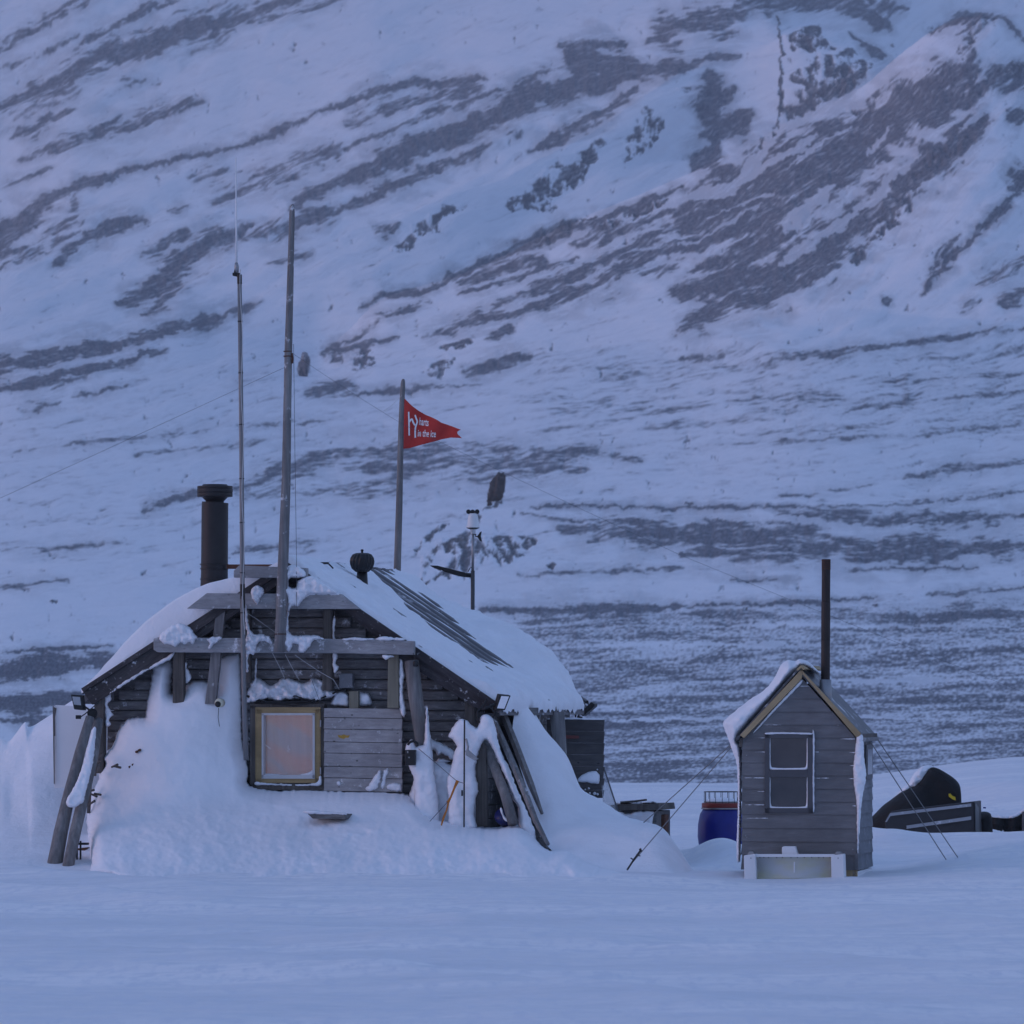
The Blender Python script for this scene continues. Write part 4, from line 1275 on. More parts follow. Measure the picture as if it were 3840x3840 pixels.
for (x, y, r) in ((2208, 2956, 5), (2230, 2975, 7), (2195, 2960, 3), (2240, 2886, 3), (2241, 2978, 5), (2212, 2974, 4)):
    puff(mb, [(x - r, y), (x, y - r), (x + r, y), (x, y + r)], lambda a, b, o: at(a, b, Yp - 0.01 - o), th(0.02), res=2.5, rnd=4, jit=1)
build('snow_patch', mb, M['crust'], panel, smooth=True)

# ------------------------------------------------------------------ snow banked against the hut
bank_out = [(575, 2482), (590, 2474), (625, 2474), (645, 2484), (644, 2540), (640, 2590), (652, 2604), (676, 2600), (700, 2568), (735, 2552), (775, 2556), (804, 2566), (812, 2590), (818, 2540), (824, 2480), (840, 2462), (880, 2455), (902, 2462),
            (905, 2600), (906, 2700), (912, 2800), (930, 2870), (934, 2910), (928, 2932), (950, 2950), (1000, 2958), (1050, 2964), (1110, 2960), (1200, 2962), (1260, 2964), (1320, 2966), (1420, 2968), (1500, 2972), (1540, 2984), (1560, 3006),
            (1620, 3060), (1700, 3080), (1790, 3098), (1860, 3102), (1930, 3090), (1980, 3110), (2050, 3180), (2120, 3182), (2170, 3205), (2250, 3240), (2400, 3280), (2480, 3330), (2200, 3350), (1500, 3370), (700, 3360), (352, 3300), (334, 3240), (332, 3180), (326, 3100), (326, 3052), (336, 3030),
            (340, 2985), (352, 2955), (372, 2920), (372, 2895), (390, 2870), (382, 2845), (396, 2825), (420, 2800), (432, 2770), (440, 2745), (462, 2712), (490, 2692), (530, 2688), (546, 2690), (550, 2640), (560, 2590), (570, 2530)]


def bank_t(x, y):
    t_ = 0.10 + 0.55 * max(0.0, (y - 2480) / 600.0) ** 1.6
    # the hump left of the window stands proud
    hump = math.exp(-((x - 660) / 190.0) ** 2) * math.exp(-((y - 2880) / 330.0) ** 2)
    t_ += 0.30 * hump
    t_ += max(0.0, (y - 2950) / 300.0) ** 1.9 * 2.2
    t_ *= 1 + (0.02 + 0.04 * max(0.0, float(perlin(x / 210.0, y / 90.0, 79)))) * smooth(2960, 3060, y) * float(fbm(x / 46.0, y / 22.0, 4, 77))
    return t_


mb = MB()
puff(mb, bank_out, lambda x, y, o: H.pix(x, y, WV - 0.02 - o), bank_t, res=6, rnd=58, jit=2.2, lump=0.03, lsc=130)
build('snow_bank', mb, M['bank'], None, smooth=True, kind='structure')

# drift swept up along the right wall
mb = MB()
rows = [
    [(1932, 2652, 60.6), (1968, 2645, 60.9), (1985, 2645, 61.4), (1992, 2650, 62.0), (1996, 2660, 63.5)],
    [(1922, 2770, 60.3), (1990, 2740, 60.5), (2025, 2725, 60.9), (2044, 2738, 61.6), (2052, 2760, 63.5)],
    [(1955, 2890, 60.0), (2035, 2850, 60.2), (2090, 2815, 60.6), (2118, 2826, 61.3), (2128, 2850, 63.5)],
    [(1992, 3010, 59.7), (2070, 2975, 59.8), (2130, 2935, 60.2), (2176, 2955, 61.0), (2190, 2985, 63.5)],
    [(2028, 3130, 59.2), (2110, 3090, 59.3), (2180, 3040, 59.8), (2240, 2998, 60.8), (2262, 3022, 63.5)],
    [(2080, 3200, 58.6), (2170, 3140, 58.9), (2270, 3080, 59.4), (2330, 3056, 60.4), (2350, 3080, 63.5)],
    [(2150, 3250, 58.0), (2240, 3180, 58.5), (2340, 3120, 59.0), (2420, 3084, 60.0), (2440, 3110, 63.0)],
    [(2260, 3290, 57.6), (2320, 3220, 58.2), (2410, 3150, 58.7), (2478, 3106, 59.6), (2505, 3140, 62.5)],
    [(2340, 3320, 57.2), (2400, 3250, 57.9), (2470, 3190, 58.3), (2535, 3175, 59.2), (2560, 3215, 62.0)],
    [(2420, 3340, 57.0), (2470, 3290, 57.5), (2530, 3250, 58.0), (2580, 3245, 58.8), (2610, 3290, 61.5)],
    [(2460, 3360, 57.0), (2520, 3320, 57.2), (2570, 3300, 57.8), (2620, 3300, 58.5), (2640, 3340, 61.0)],
]
loft(mb, rows, 60, 110, noise=0.03, nsc=1.6, seed=301)
build('snow_drift', mb, M['snow'], None, smooth=True, kind='structure')
# high drift to the left of the hut
mb = MB()
rows = [
    [(-500, 2860, 66), (-300, 2830, 65.5), (-100, 2800, 65), (0, 2790, 64.8), (35, 2800, 64.7), (92, 2738, 64.6), (112, 2752, 64.6), (200, 2700, 64.4), (300, 2640, 64.2), (440, 2610, 64)],
    [(-500, 2840, 64.8), (-300, 2810, 64.3), (-100, 2780, 63.8), (0, 2768, 63.6), (38, 2774, 63.5), (92, 2712, 63.4), (114, 2728, 63.4), (200, 2680, 63.2), (300, 2622, 63), (440, 2600, 63)],
    [(-500, 2900, 64.0), (-300, 2880, 63.5), (-100, 2850, 63.1), (0, 2840, 62.9), (40, 2830, 62.8), (92, 2800, 62.8), (120, 2800, 62.7), (200, 2770, 62.6), (300, 2740, 62.5), (440, 2720, 62.5)],
    [(-500, 3020, 63.2), (-300, 3000, 62.8), (-100, 2980, 62.4), (0, 2975, 62.2), (45, 2970, 62.2), (95, 2960, 62.1), (130, 2960, 62.0), (200, 2960, 62), (300, 2960, 62), (440, 2960, 62)],
    [(-500, 3140, 62.2), (-300, 3130, 61.8), (-100, 3120, 61.4), (0, 3115, 61.2), (45, 3110, 61.2), (100, 3110, 61.1), (130, 3110, 61.0), (200, 3110, 61), (300, 3110, 61), (440, 3110, 61)],
    [(-500, 3260, 59), (-300, 3260, 58.8), (-100, 3260, 58.6), (0, 3270, 58.5), (45, 3270, 58.5), (100, 3270, 58.5), (130, 3275, 58.5), (200, 3280, 58.5), (300, 3280, 58.5), (440, 3290, 58.5)],
]
loft(mb, rows, 150, 80, noise=0.03, nsc=0.8, seed=311)
build('snow_drift', mb, M['snow'], None, smooth=True, kind='structure')
#PART3
# ------------------------------------------------------------------ poles and masts
mb = MB()
pts, rad = [], []
for (x, y, w) in ((1049, 2446, 42), (1054, 2330, 42), (1058, 2200, 41), (1066, 2000, 38), (1073, 1800, 34), (1078, 1500, 30), (1082, 1290, 29), (1090, 1000, 24), (1095, 800, 21), (1096, 775, 18), (1096, 766, 8)):
    p = H.pix(x, y, -0.26)
    pts.append(p)
    rad.append(w / 2 / F * p.y)
mb.tube(pts, rad, 16)
o = build('driftwood_pole', mb, M['log_frost'], None, smooth=True, label='tallest round driftwood pole fixed upright to the hut gable', cat='pole')
mb = MB()
for y in (1318, 1336, 2378):
    p = H.pix(1079.5 if y < 2000 else 1052, y, -0.26)
    r = (15.5 if y < 2000 else 22) / F * p.y
    mb.lathe(p, [(r, -0.006), (r + 0.006, 0), (r, 0.006)], 16)
mb.tube([H.pix(1095, 1325, -0.27), H.pix(1097, 1345, -0.29), H.pix(1096, 1362, -0.27)], 0.012, 6)
build('binding', mb, M['rust'], o)

mast = empty('antenna_mast', H.pix(925, 2830, -0.20), 'slim grey tube mast with a thin white whip aerial, left of the tall driftwood pole', 'antenna')
mb = MB()
mb.tube([H.pix(923, 2850, -0.2), H.pix(915, 2600, -0.24), H.pix(909, 2200, -0.3), H.pix(905, 1600, -0.3), H.pix(898, 1030, -0.3)], [0.031, 0.029, 0.027, 0.026, 0.025], 14)
build('tube', mb, M['mast'], mast, smooth=True)
mb = MB()
mb.tube([H.pix(909, 2190, -0.3), H.pix(910.5, 2280, -0.285)], 0.0295, 14)
mb.tube([H.pix(898.5, 1065, -0.3), H.pix(898, 1030, -0.3)], 0.028, 14)
mb.box(H.pix(887, 1028, -0.3), Vector((0.045, 0, 0)), Vector((0, 0.02, 0)), Vector((0, 0, 0.014)))
mb.tube([H.pix(881, 1036, -0.3), H.pix(884, 1020, -0.3), H.pix(886, 1000, -0.3)], [0.025, 0.022, 0.014], 8)
build('bracket', mb, M['black'], mast)
mb = MB()
mb.tube([H.pix(888, 1022, -0.3), H.pix(887.5, 1000, -0.3), H.pix(886, 985, -0.3)], [0.022, 0.028, 0.016], 10)
build('mount', mb, M['galv'], mast, smooth=True)
mb = MB()
mb.tube([H.pix(887, 995, -0.3), H.pix(886, 800, -0.3), H.pix(884, 596, -0.3)], [0.0125, 0.009, 0.005], 8)
mb.lathe(H.pix(884, 594, -0.3), [(0.004, -0.01), (0.009, 0), (0.004, 0.01)], 8)
build('whip', mb, M['white'], mast, smooth=True)
mb = MB()
for y in (1205, 1398, 1592, 1795, 1960, 2148, 2298):
    x = np.interp(y, [1030, 1600, 2200], [898, 905, 909])
    mb.lathe(H.pix(x, y, -0.3), [(0.027, -0.006), (0.031, 0), (0.027, 0.006)], 12)
build('clip', mb, M['black'], mast)
mb = MB()
pp = []
for y in np.linspace(1010, 2380, 60):
    x = np.interp(y, [1010, 1030, 1600, 2200, 2400], [900, 899, 905, 909, 912])
    pp.append(H.pix(x + 4 + 3.5 * math.sin(y / 62.0), y, -0.335))
mb.tube(pp, 0.0048, 6)
build('cable', mb, M['cord'], mast, smooth=True)

# pennant pole behind the hut
mb = MB()
Yf = 66.5
mb.tube([at(1484, 3000, Yf), at(1489, 2160, Yf), at(1497, 1900, Yf), at(1504, 1600, Yf), at(1508, 1500, Yf), at(1511, 1440, Yf), at(1512, 1426, Yf), at(1513, 1421, Yf)], [0.05, 0.047, 0.043, 0.036, 0.033, 0.030, 0.022, 0.010], 14)
build('flagpole', mb, M['log'], None, smooth=True, label='short bare wooden pole behind the hut roof flying the red pennant', cat='flagpole')

# red pennant with its lettering
TOPL = [(1518, 1495), (1544, 1521), (1568, 1539), (1595, 1555), (1622, 1566), (1640, 1575), (1655, 1585), (1691, 1597), (1729, 1612)]
BOTL = [(1513, 1683), (1535, 1681), (1577, 1669), (1631, 1655), (1658, 1647), (1691, 1641), (1713, 1642), (1731, 1643)]


def flag_Y(x, y):
    s_ = (x - 1515) / 215.0
    return Yf - 0.03 + 0.05 * s_ * math.sin(5.5 * s_ + 0.006 * (y - 1590)) + 0.034 * math.sin((x * 0.9 + (y - 1590) * 0.45) / 17.0) * (0.25 + s_) - 0.08 * s_


mb = MB()
nx, ny = 70, 30
vs = []
tx, ty = zip(*TOPL)
bx, by = zip(*BOTL)
for i in range(nx):
    f_ = i / (nx - 1)
    for j in range(ny):
        g = j / (ny - 1)
        xr = 1729 - 10 * math.sin(math.pi * g) if f_ > 0 else 0
        x0 = 1517 - 4 * g
        x1 = 1729 - 14 * math.sin(math.pi * min(1, g * 1.1)) + (2 if g > 0.95 else 0)
        x = x0 + (x1 - x0) * f_
        yt, yb = np.interp(x, tx, ty), np.interp(x, bx, by)
        y = yt + (yb - yt) * g
        vs.append(at(x, y, flag_Y(x, y)))
mb.add(vs, [(i * ny + j, (i + 1) * ny + j, (i + 1) * ny + j + 1, i * ny + j + 1) for i in range(nx - 1) for j in range(ny - 1)])
t = NT('red_cloth')
n = t.noise(t.coord((3, 3, 3)), 3.0, 4)
M['red'] = t.fin(t.mix(n, (0.40, 0.035, 0.030), (0.52, 0.06, 0.05)), 0.75, spec=0.2)
flag = build('pennant', mb, M['red'], None, smooth=True, label='triangular red pennant with white lettering streaming from the pole', cat='flag', recalc=False)
sol = flag.modifiers.new('cloth', 'SOLIDIFY')
sol.thickness = 0.004
mb = MB()
for (x, y) in ((1712, 1642),):
    mb.prism([at(1712, 1640, flag_Y(1712, 1640)), at(1722, 1632, flag_Y(1722, 1632)), at(1731, 1644, flag_Y(1731, 1644) - 0.02)], Vector((0, 0.003, 0)))
build('torn_tip', mb, M['red'], flag)


def ribbon(mbx, pts, w):
    pts = catmull([(x, y) for x, y in pts], False, 2.0)
    vs = []
    n = len(pts)
    for i, (x, y) in enumerate(pts):
        tx_, ty_ = pts[min(i + 1, n - 1)] - pts[max(i - 1, 0)]
        l_ = math.hypot(tx_, ty_) + 1e-9
        ox, oy = -ty_ / l_ * w / 2, tx_ / l_ * w / 2
        for sg in (-1, 1):
            for dy in (-0.009, -0.005):
                vs.append(at(x + sg * ox, y + sg * oy, flag_Y(x, y) + dy))
    fs = []
    for i in range(n - 1):
        a = i * 4
        b = a + 4
        fs += [(a, a + 2, b + 2, b), (a + 1, b + 1, b + 3, a + 3), (a, b, b + 1, a + 1), (a + 2, a + 3, b + 3, b + 2)]
    fs += [(0, 1, 3, 2), ((n - 1) * 4, (n - 1) * 4 + 2, (n - 1) * 4 + 3, (n - 1) * 4 + 1)]
    mbx.add(vs, fs)


mb = MB()
q = lambda a, b: (1450 + a * 0.1812, 1450 + b * 0.1812)
ribbon(mb, [q(455, 520), q(458, 640), q(463, 800), q(466, 1010)], 5.6)
ribbon(mb, [q(462, 740), q(495, 690), q(525, 675), q(550, 740), q(585, 800)], 6.4)
ribbon(mb, [q(588, 585), q(612, 660), q(632, 725), q(600, 830), q(590, 930), q(592, 1055)], 6.0)
M['ink'] = mat_plain('white_print', (0.8, 0.8, 0.8), 0.7, var=0.03)
build('lettering', mb, M['ink'], flag)


def words(txt, x0, y0, h, sx, tilt):
    cu = bpy.data.curves.new('tmp_text', 'FONT')
    cu.body = txt
    cu.size = 1.0
    cu.offset = 0.012
    ob = bpy.data.objects.new('tmp_text', cu)
    C.objects.link(ob)
    dg = bpy.context.evaluated_depsgraph_get()
    me = ob.evaluated_get(dg).to_mesh()
    bm = bmesh.new()
    bm.from_mesh(me)
    bmesh.ops.subdivide_edges(bm, edges=bm.edges, cuts=1)
    bmesh.ops.triangulate(bm, faces=bm.faces)
    vs, fs = [], []
    for v in bm.verts:
        x = x0 + v.co.x * h * sx + v.co.y * h * 0.08
        y = y0 - v.co.y * h + tilt * (x - x0)
        vs.append(at(x, y, flag_Y(x, y) - 0.007))
    bm.verts.index_update()
    fs = [[v.index for v in f.verts] for f in bm.faces]
    bm.free()
    bpy.data.objects.remove(ob)
    bpy.data.curves.remove(cu)
    m_ = MB()
    m_.add(vs, fs)
    return m_


for (txt, x0, y0, h, sx, tl) in (("harts", 1571, 1593, 40, 0.44, 0.13), ("in the ice", 1565.5, 1636, 37, 0.50, 0.05)):
    o = build('lettering', words(txt, x0, y0, h, sx, tl), M['ink'], flag, recalc=False)
    sd = o.modifiers.new('print', 'SOLIDIFY')
    sd.thickness = 0.0015

# weather station
Yw = 67.0
ws = empty('weather_station', at(1771, 3000, Yw), 'white cup anemometer and rain gauge on a slim post behind the hut roof', 'weather station')
mb = MB()
mb.tube([at(1771, 3000, Yw), at(1773, 2140, Yw)], 0.026, 14)
build('lower_post', mb, mat_plain('dark_post', (0.085, 0.085, 0.09), 0.6, 0.2), ws, smooth=True)
mb = MB()
mb.tube([at(1773, 2145, Yw), at(1774, 2000, Yw)], 0.018, 12)
build('upper_post', mb, M['galv'], ws, smooth=True)
mb = MB()
b0 = at(1774, 2002, Yw)
mb.lathe(b0, [(0.032, 0.0), (0.034, 0.06), (0.06, 0.075), (0.088, 0.078), (0.090, 0.086), (0.076, 0.11), (0.066, 0.20), (0.052, 0.255), (0.02, 0.26)], 24)
build('rain_gauge', mb, M['white'], ws, smooth=True)
mb = MB()
mb.lathe(b0, [(0.03, 0.055), (0.055, 0.062), (0.083, 0.074), (0.083, 0.077), (0.0, 0.077)], 24)
build('shield_base', mb, M['black'], ws)
mb = MB()
for (dx, dy) in ((-0.058, -0.01), (0.052, -0.01), (-0.006, 0.05)):
    mb.lathe(at(1774, 1919, Yw) + Vector((dx, dy, 0)), [(0.0, -0.034), (0.022, -0.026), (0.030, 0.0), (0.026, 0.004), (0.0, 0.0)], 14, axis=(0.1, -1, 0))
    mb.tube([at(1773, 1919, Yw), at(1774, 1919, Yw) + Vector((dx, dy, 0))], 0.005, 6)
mb.lathe(at(1773, 1922, Yw), [(0.012, -0.03), (0.014, 0.012), (0.004, 0.03)], 10)
build('cup_wheel', mb, M['black'], ws, smooth=True)
mb = MB()
mb.prism([at(1782, 2010, Yw), at(1790, 2010, Yw), at(1800, 1995, Yw), at(1807, 1993, Yw), at(1803, 2010, Yw), at(1808, 2031, Yw), at(1800, 2029, Yw), at(1790, 2014, Yw), at(1782, 2014, Yw)], Vector((0, 0.006, 0)))
mb.tube([at(1776, 2003, Yw), at(1784, 2004, Yw), at(1784, 2012, Yw)], 0.007, 8)
build('wind_vane', mb, M['black'], ws)

lamp = empty('yard_lamp', at(1768, 2160, Yw - 0.05), 'flat black lamp head on an arm pointing left from the weather station post', 'lamp')
mb = MB()
mb.prism([at(1611, 2120, Yw - 0.05), at(1640, 2121, Yw - 0.05), at(1668, 2128, Yw - 0.05), at(1745, 2147, Yw - 0.05), at(1748, 2158, Yw - 0.05), at(1745, 2164, Yw - 0.05), at(1720, 2160, Yw - 0.05), at(1668, 2145, Yw - 0.05), at(1655, 2137, Yw - 0.05), at(1630, 2131, Yw - 0.05)], Vector((0, 0.16, 0)))
build('lamp_head', mb, M['black'], lamp, bevel=0.006)
mb = MB()
mb.tube([at(1742, 2156, Yw + 0.02), at(1768, 2158, Yw + 0.02)], 0.03, 10)
mb.tube([at(1754, 2146, Yw), at(1762, 2130, Yw), at(1772, 2128, Yw)], 0.006, 6)
build('arm', mb, M['black'], lamp)
mb = MB()
mb.prism([at(1640, 2133, Yw), at(1654, 2138, Yw), at(1653, 2141, Yw), at(1640, 2137, Yw)], Vector((0, 0.08, 0)))
build('lens', mb, M['glass'], lamp)

# long wires
def wire(name, pts, r, mat, label, cat='wire', group=None, sag=0.0, n=24):
    pts = [Vector(p) for p in pts]
    out = []
    for a, b in zip(pts[:-1], pts[1:]):
        for k in range(n):
            t_ = k / n
            p = a.lerp(b, t_)
            p.z -= sag * 4 * t_ * (1 - t_)
            out.append(p)
    out.append(pts[-1])
    m_ = MB()
    m_.tube(out, r, 6)
    return build(name, m_, mat, None, smooth=True, label=label, cat=cat, group=group)


wire('stay_wire', [H.pix(1080, 1372, -0.26), at(-700, 2190, 61)], 0.0022, M['wire'], 'thin dark wire running from the tall driftwood pole down to the left', sag=0.0)
wire('stay_wire', [H.pix(1097, 1325, -0.24), at(1500, 1585, 61.5), at(2560, 2085, 64), at(3850, 2600, 68)], 0.0018, M['wire'], 'long thin wire slanting from the tall pole past the pennant to the right', sag=0.012)
wire('halyard', [H.pix(1101, 1290, -0.25), H.pix(1106, 1700, -0.24), H.pix(1112, 2100, -0.24), H.pix(1112, 2270, -0.27), H.pix(1150, 2500, -0.2), H.pix(1200, 2632, 0.02)], 0.003, M['wire'], 'thin line hanging along the tall pole down to the window head')
wire('flag_cord', [at(1508, 1482, Yf - 0.04), at(1470, 1520, Yf - 0.1), at(1440, 1540, Yf - 0.2)], 0.0022, M['cord'], 'short white cord leading left from the top of the flagpole')
for k, (pts, lab) in enumerate(((((912, 2290), (960, 2320), (1042, 2378)), 'white cord from the mast to the foot of the tall pole'), (((1028, 2405), (1022, 2450), (1048, 2500), (1068, 2545)), 'white cord hanging straight under the tall pole'),
                                (((1070, 2455), (1096, 2505), (1122, 2550)), 'white cord slanting over the dark wall above the window head'), (((1106, 2456), (1140, 2480), (1200, 2520), (1250, 2548), (1272, 2585)), 'longest white cord curving to the junction box'))):
    wire('cord', [H.pix(x, y, -0.15 + 0.06 * i) for i, (x, y) in enumerate(pts)], 0.0035, M['cord'], lab, 'cord', None, 0.0, 6)
mb = MB()
mb.tube([H.pix(x, y, 0.12) for x, y in ((925, 2608), (960, 2622), (1000, 2632), (1080, 2634), (1160, 2628), (1210, 2616), (1250, 2600), (1272, 2588))], 0.010, 8)
mb.tube([H.pix(x, y, 0.12) for x, y in ((925, 2612), (980, 2634), (1040, 2640), (1100, 2646), (1150, 2640), (1200, 2624))], 0.008, 8)
mb.tube([H.pix(x, y, 0.10) for x, y in ((1085, 2610), (1110, 2610), (1140, 2622), (1180, 2628))], 0.008, 8)
build('power_cable', mb, M['black'], None, smooth=True, label='black cables draped over the window head from the mast to the junction box', cat='cable')
mb = MB()
H.rect(mb, 1271, 2525, 1322, 2580, 0.16, 0.26)
jb = build('junction_box', mb, mat_plain('grey_box', (0.16, 0.165, 0.18), 0.5, frost=0.1, sc=30), None, bevel=0.008, label='square grey electrical box on the wall above the shutter', cat='electrical box')
mb = MB()
mb.lathe(H.pix(1296, 2578, 0.2), [(0.018, -0.05), (0.02, 0.0), (0.02, 0.02)], 10)
mb.lathe(H.pix(1310, 2578, 0.2), [(0.012, -0.03), (0.014, 0.0), (0.014, 0.02)], 10)
build('gland', mb, M['black'], jb)

# round outdoor camera in the snow
wc = empty('outdoor_camera', H.pix(823, 2637, -0.2), 'round white housing with a black lens poking out of the snow left of the mast', 'camera')
c0 = H.pix(824, 2636, -0.14)
mb = MB()
mb.lathe(c0, [(0.050, -0.06), (0.052, 0.03), (0.046, 0.045), (0.036, 0.048)], 24, axis=-H.d)
build('housing', mb, mat_plain('cream_plastic', (0.62, 0.6, 0.46), 0.5), wc, smooth=True)
mb = MB()
mb.lathe(H.pix(821, 2641, -0.14), [(0.034, 0.04), (0.034, 0.055), (0.025, 0.062), (0.0, 0.063)], 20, axis=-H.d)
build('lens', mb, M['black'], wc, smooth=True)
mb = MB()
mb.tube([H.pix(820, 2655, -0.2), H.pix(818, 2690, -0.24), H.pix(823, 2724, -0.3)], 0.004, 6)
build('lead', mb, M['black'], wc)


# flood lights at the eaves
def flood(quad, frame, thick, glass_in, sensor, label, snow=None, disc=None, cable=None, grp=None):
    e = empty('flood_light', at(*quad[2]), label, 'flood light', grp)
    m_ = MB()
    m_.prism([at(*p) for p in quad], Vector(thick))
    build('lamp_body', m_, M['black'], e, bevel=0.006)
    if glass_in:
        m_ = MB()
        nrm = (at(*quad[1]) - at(*quad[0])).cross(at(*quad[3]) - at(*quad[0])).normalized()
        if nrm.y > 0:
            nrm = -nrm
        m_.prism([at(*p) + nrm * 0.004 for p in glass_in], -nrm * 0.003)
        build('glass', m_, snow or M['glass'], e)
    for (cx, cy, Y, w, h) in sensor:
        m_ = MB()
        m_.box(at(cx, cy, Y), Vector((w, 0.0, 0)), Vector((0, 0.03, 0)), Vector((0.0, 0, h)))
        build('motion_sensor', m_, M['black'], e, bevel=0.005)
    for pts, r in frame:
        m_ = MB()
        m_.tube([at(*p) for p in pts], r, 8)
        build('bracket', m_, M['black'], e)
    if disc:
        m_ = MB()
        x, y, Y, r = disc
        m_.lathe(at(x, y, Y), [(r * 0.7, -0.02), (r, -0.015), (r, 0.03), (r * 0.82, 0.032), (r * 0.7, 0.02), (0, 0.02)], 20, axis=(0.1, -1, 0))
        build('mounting_box', m_, M['black'], e)
    if cable:
        m_ = MB()
        pts = [at(*p) for p in cable]
        sm = np.array([_cr(np.array([tuple(p) for p in pts]), t_) for t_ in np.linspace(0, len(pts) - 1, 30)])
        m_.tube([Vector(p) for p in sm.tolist()], 0.011, 8)
        build('lead', m_, M['black'], e, smooth=True)
    return e


Yl = 59.9
flood([(265, 2604, Yl), (305, 2607, Yl), (313, 2664, Yl - 0.02), (277, 2660, Yl - 0.02)], [([(308, 2640, Yl), (325, 2655, Yl), (345, 2668, Yl)], 0.010), ([(300, 2690, Yl), (318, 2678, Yl), (372, 2632, Yl + 0.1)], 0.006)], (0.03, 0.05, 0.0),
      [(271, 2612, Yl), (300, 2614, Yl), (304, 2645, Yl - 0.01), (277, 2642, Yl - 0.01)], [(294, 2689, Yl, 0.03, 0.022)], 'black flood light with a round box, under the left end of the gable roof', disc=(346, 2675, Yl, 0.058))
Yr = 59.35
flood([(1874, 2604, Yr), (1916, 2608, Yr), (1894, 2664, Yr - 0.03), (1856, 2664, Yr - 0.03)], [([(1858, 2640, Yr), (1840, 2648, Yr), (1820, 2656, Yr)], 0.016), ([(1835, 2640, Yr), (1850, 2668, Yr), (1870, 2678, Yr)], 0.012)], (-0.03, 0.05, 0.01),
      [(1880, 2610, Yr), (1909, 2612, Yr), (1891, 2658, Yr - 0.03), (1864, 2656, Yr - 0.03)], [(1866, 2681, Yr, 0.022, 0.022)], 'tilted flood light with snow on its glass at the front right corner of the eave', snow=M['crust'], cable=[(1826, 2618, Yr), (1808, 2650, Yr), (1790, 2670, Yr - .02), (1796, 2705, Yr - .04), (1820, 2716, Yr - .04), (1844, 2700, Yr - .02), (1858, 2664, Yr)])
mb = MB()
Yb = 64.8
flood([(2200, 2648, Yb), (2216, 2632, Yb), (2230, 2640, Yb), (2228, 2650, Yb), (2186, 2686, Yb), (2174, 2678, Yb)], [([(2147, 2669, Yb), (2170, 2664, Yb), (2192, 2660, Yb)], 0.014), ([(2159, 2668, Yb), (2158, 2690, Yb)], 0.01), ([(2160, 2606, Yb), (2200, 2636, Yb)], 0.008), ([(2172, 2680, Yb), (2166, 2688, Yb), (2184, 2692, Yb)], 0.014)], (0.04, 0.12, 0.0), None, [], 'flood light seen edge-on at the far end of the eave')

# ------------------------------------------------------------------ things leaning on and lying by the hut
def log(name, pts, mat, label, cat, group=None, n=14, flat=None, snow=None, smooth=True):
    m_ = MB()
    m_.tube([at(x, y, Y) for x, y, Y, w in pts], [w / 2 / F * Y for x, y, Y, w in pts], n, flat=flat)
    o_ = build(name, m_, mat, None, smooth=smooth, label=label, cat=cat, group=group)
    if snow:
        m_ = MB()
        for ol, Y, tk in snow:
            puff(m_, ol, (lambda Y0: (lambda x, y, o: at(x, y, Y0 + (3240 - y) / 560 * 0.5 - o)))(Y), th(tk), res=5, rnd=14, jit=2)
        build('snow_crust', m_, M['crust'], o_, smooth=True)
    return o_


log('leaning_log', [(338, 2690, 59.75, 34), (300, 2820, 59.6, 40), (262, 2970, 59.45, 46), (228, 3120, 59.3, 54), (200, 3270, 59.15, 60)], M['log'], 'outermost grey log leaning against the left corner of the hut', 'log', 'logs leaning at the left corner',
    snow=[([(344, 2740), (358, 2726), (360, 2760), (352, 2830), (340, 2900), (322, 2970), (310, 3010), (262, 3030), (250, 3000), (272, 2960), (300, 2900), (320, 2830)], 59.0, 0.07)])
log('leaning_log', [(368, 2700, 59.95, 38), (352, 2820, 59.7, 40), (318, 2970, 59.4, 42), (282, 3120, 59.2, 44), (250, 3275, 59.0, 44)], M['log'], 'inner grey log with snow lying along it, leaning at the left corner of the hut', 'log', 'logs leaning at the left corner')
# planks leaning on the right corner
log('leaning_plank', [(1846, 2690, 59.7, 22), (1900, 2810, 59.35, 24), (1960, 2950, 59.0, 26), (2010, 3080, 58.7, 22), (2056, 3168, 58.5, 14)], M['log_frost'], 'longest leaning plank at the right corner, reaching down into the drift', 'plank', 'planks leaning at the right corner', n=4, smooth=False)
log('leaning_plank', [(1888, 2680, 60.2, 26), (1936, 2800, 59.9, 28), (1990, 2940, 59.6, 26), (2033, 3052, 59.4, 12)], M['log'], 'shorter dark leaning plank behind the longest one at the right corner', 'plank', 'planks leaning at the right corner', n=4, smooth=False)
log('leaning_log', [(1818, 2784, 59.5, 34), (1860, 2890, 59.3, 38), (1895, 2980, 59.15, 40), (1925, 3090, 59.0, 40)], M['log'], 'thick brown log at the right corner of the hut with snow on its upper side', 'log')
mb = MB()
H.prism(mb, [(1790, 2780), (1806, 2772), (1822, 2800), (1828, 3100), (1784, 3100), (1784, 2860)], -0.2, -0.12)
build('corner_post', mb, M['post'], None, bevel=0.006, label='dark upright post standing in the gap under the right corner of the hut', cat='post')
mb = MB()
mb.tube([H.pix(1742, 2700, -0.42), H.pix(1741, 2850, -0.46), H.pix(1740, 3112, -0.52)], 0.009, 8)
o = build('thin_rod', mb, M['black'], None, label='thin black rod standing upright in the snow right of the log post', cat='rod')
mb = MB()
mb.box(H.pix(1733, 2974, -0.5), Vector((0.01, 0, 0)), Vector((0, 0.01, 0)), Vector((0, 0, 0.032)))
build('clamp', mb, M['black'], o)
mb = MB()
mb.tube([H.pix(1748, 2770, -0.44), H.pix(1755, 2800, -0.46), H.pix(1752, 2818, -0.46)], 0.014, 8)
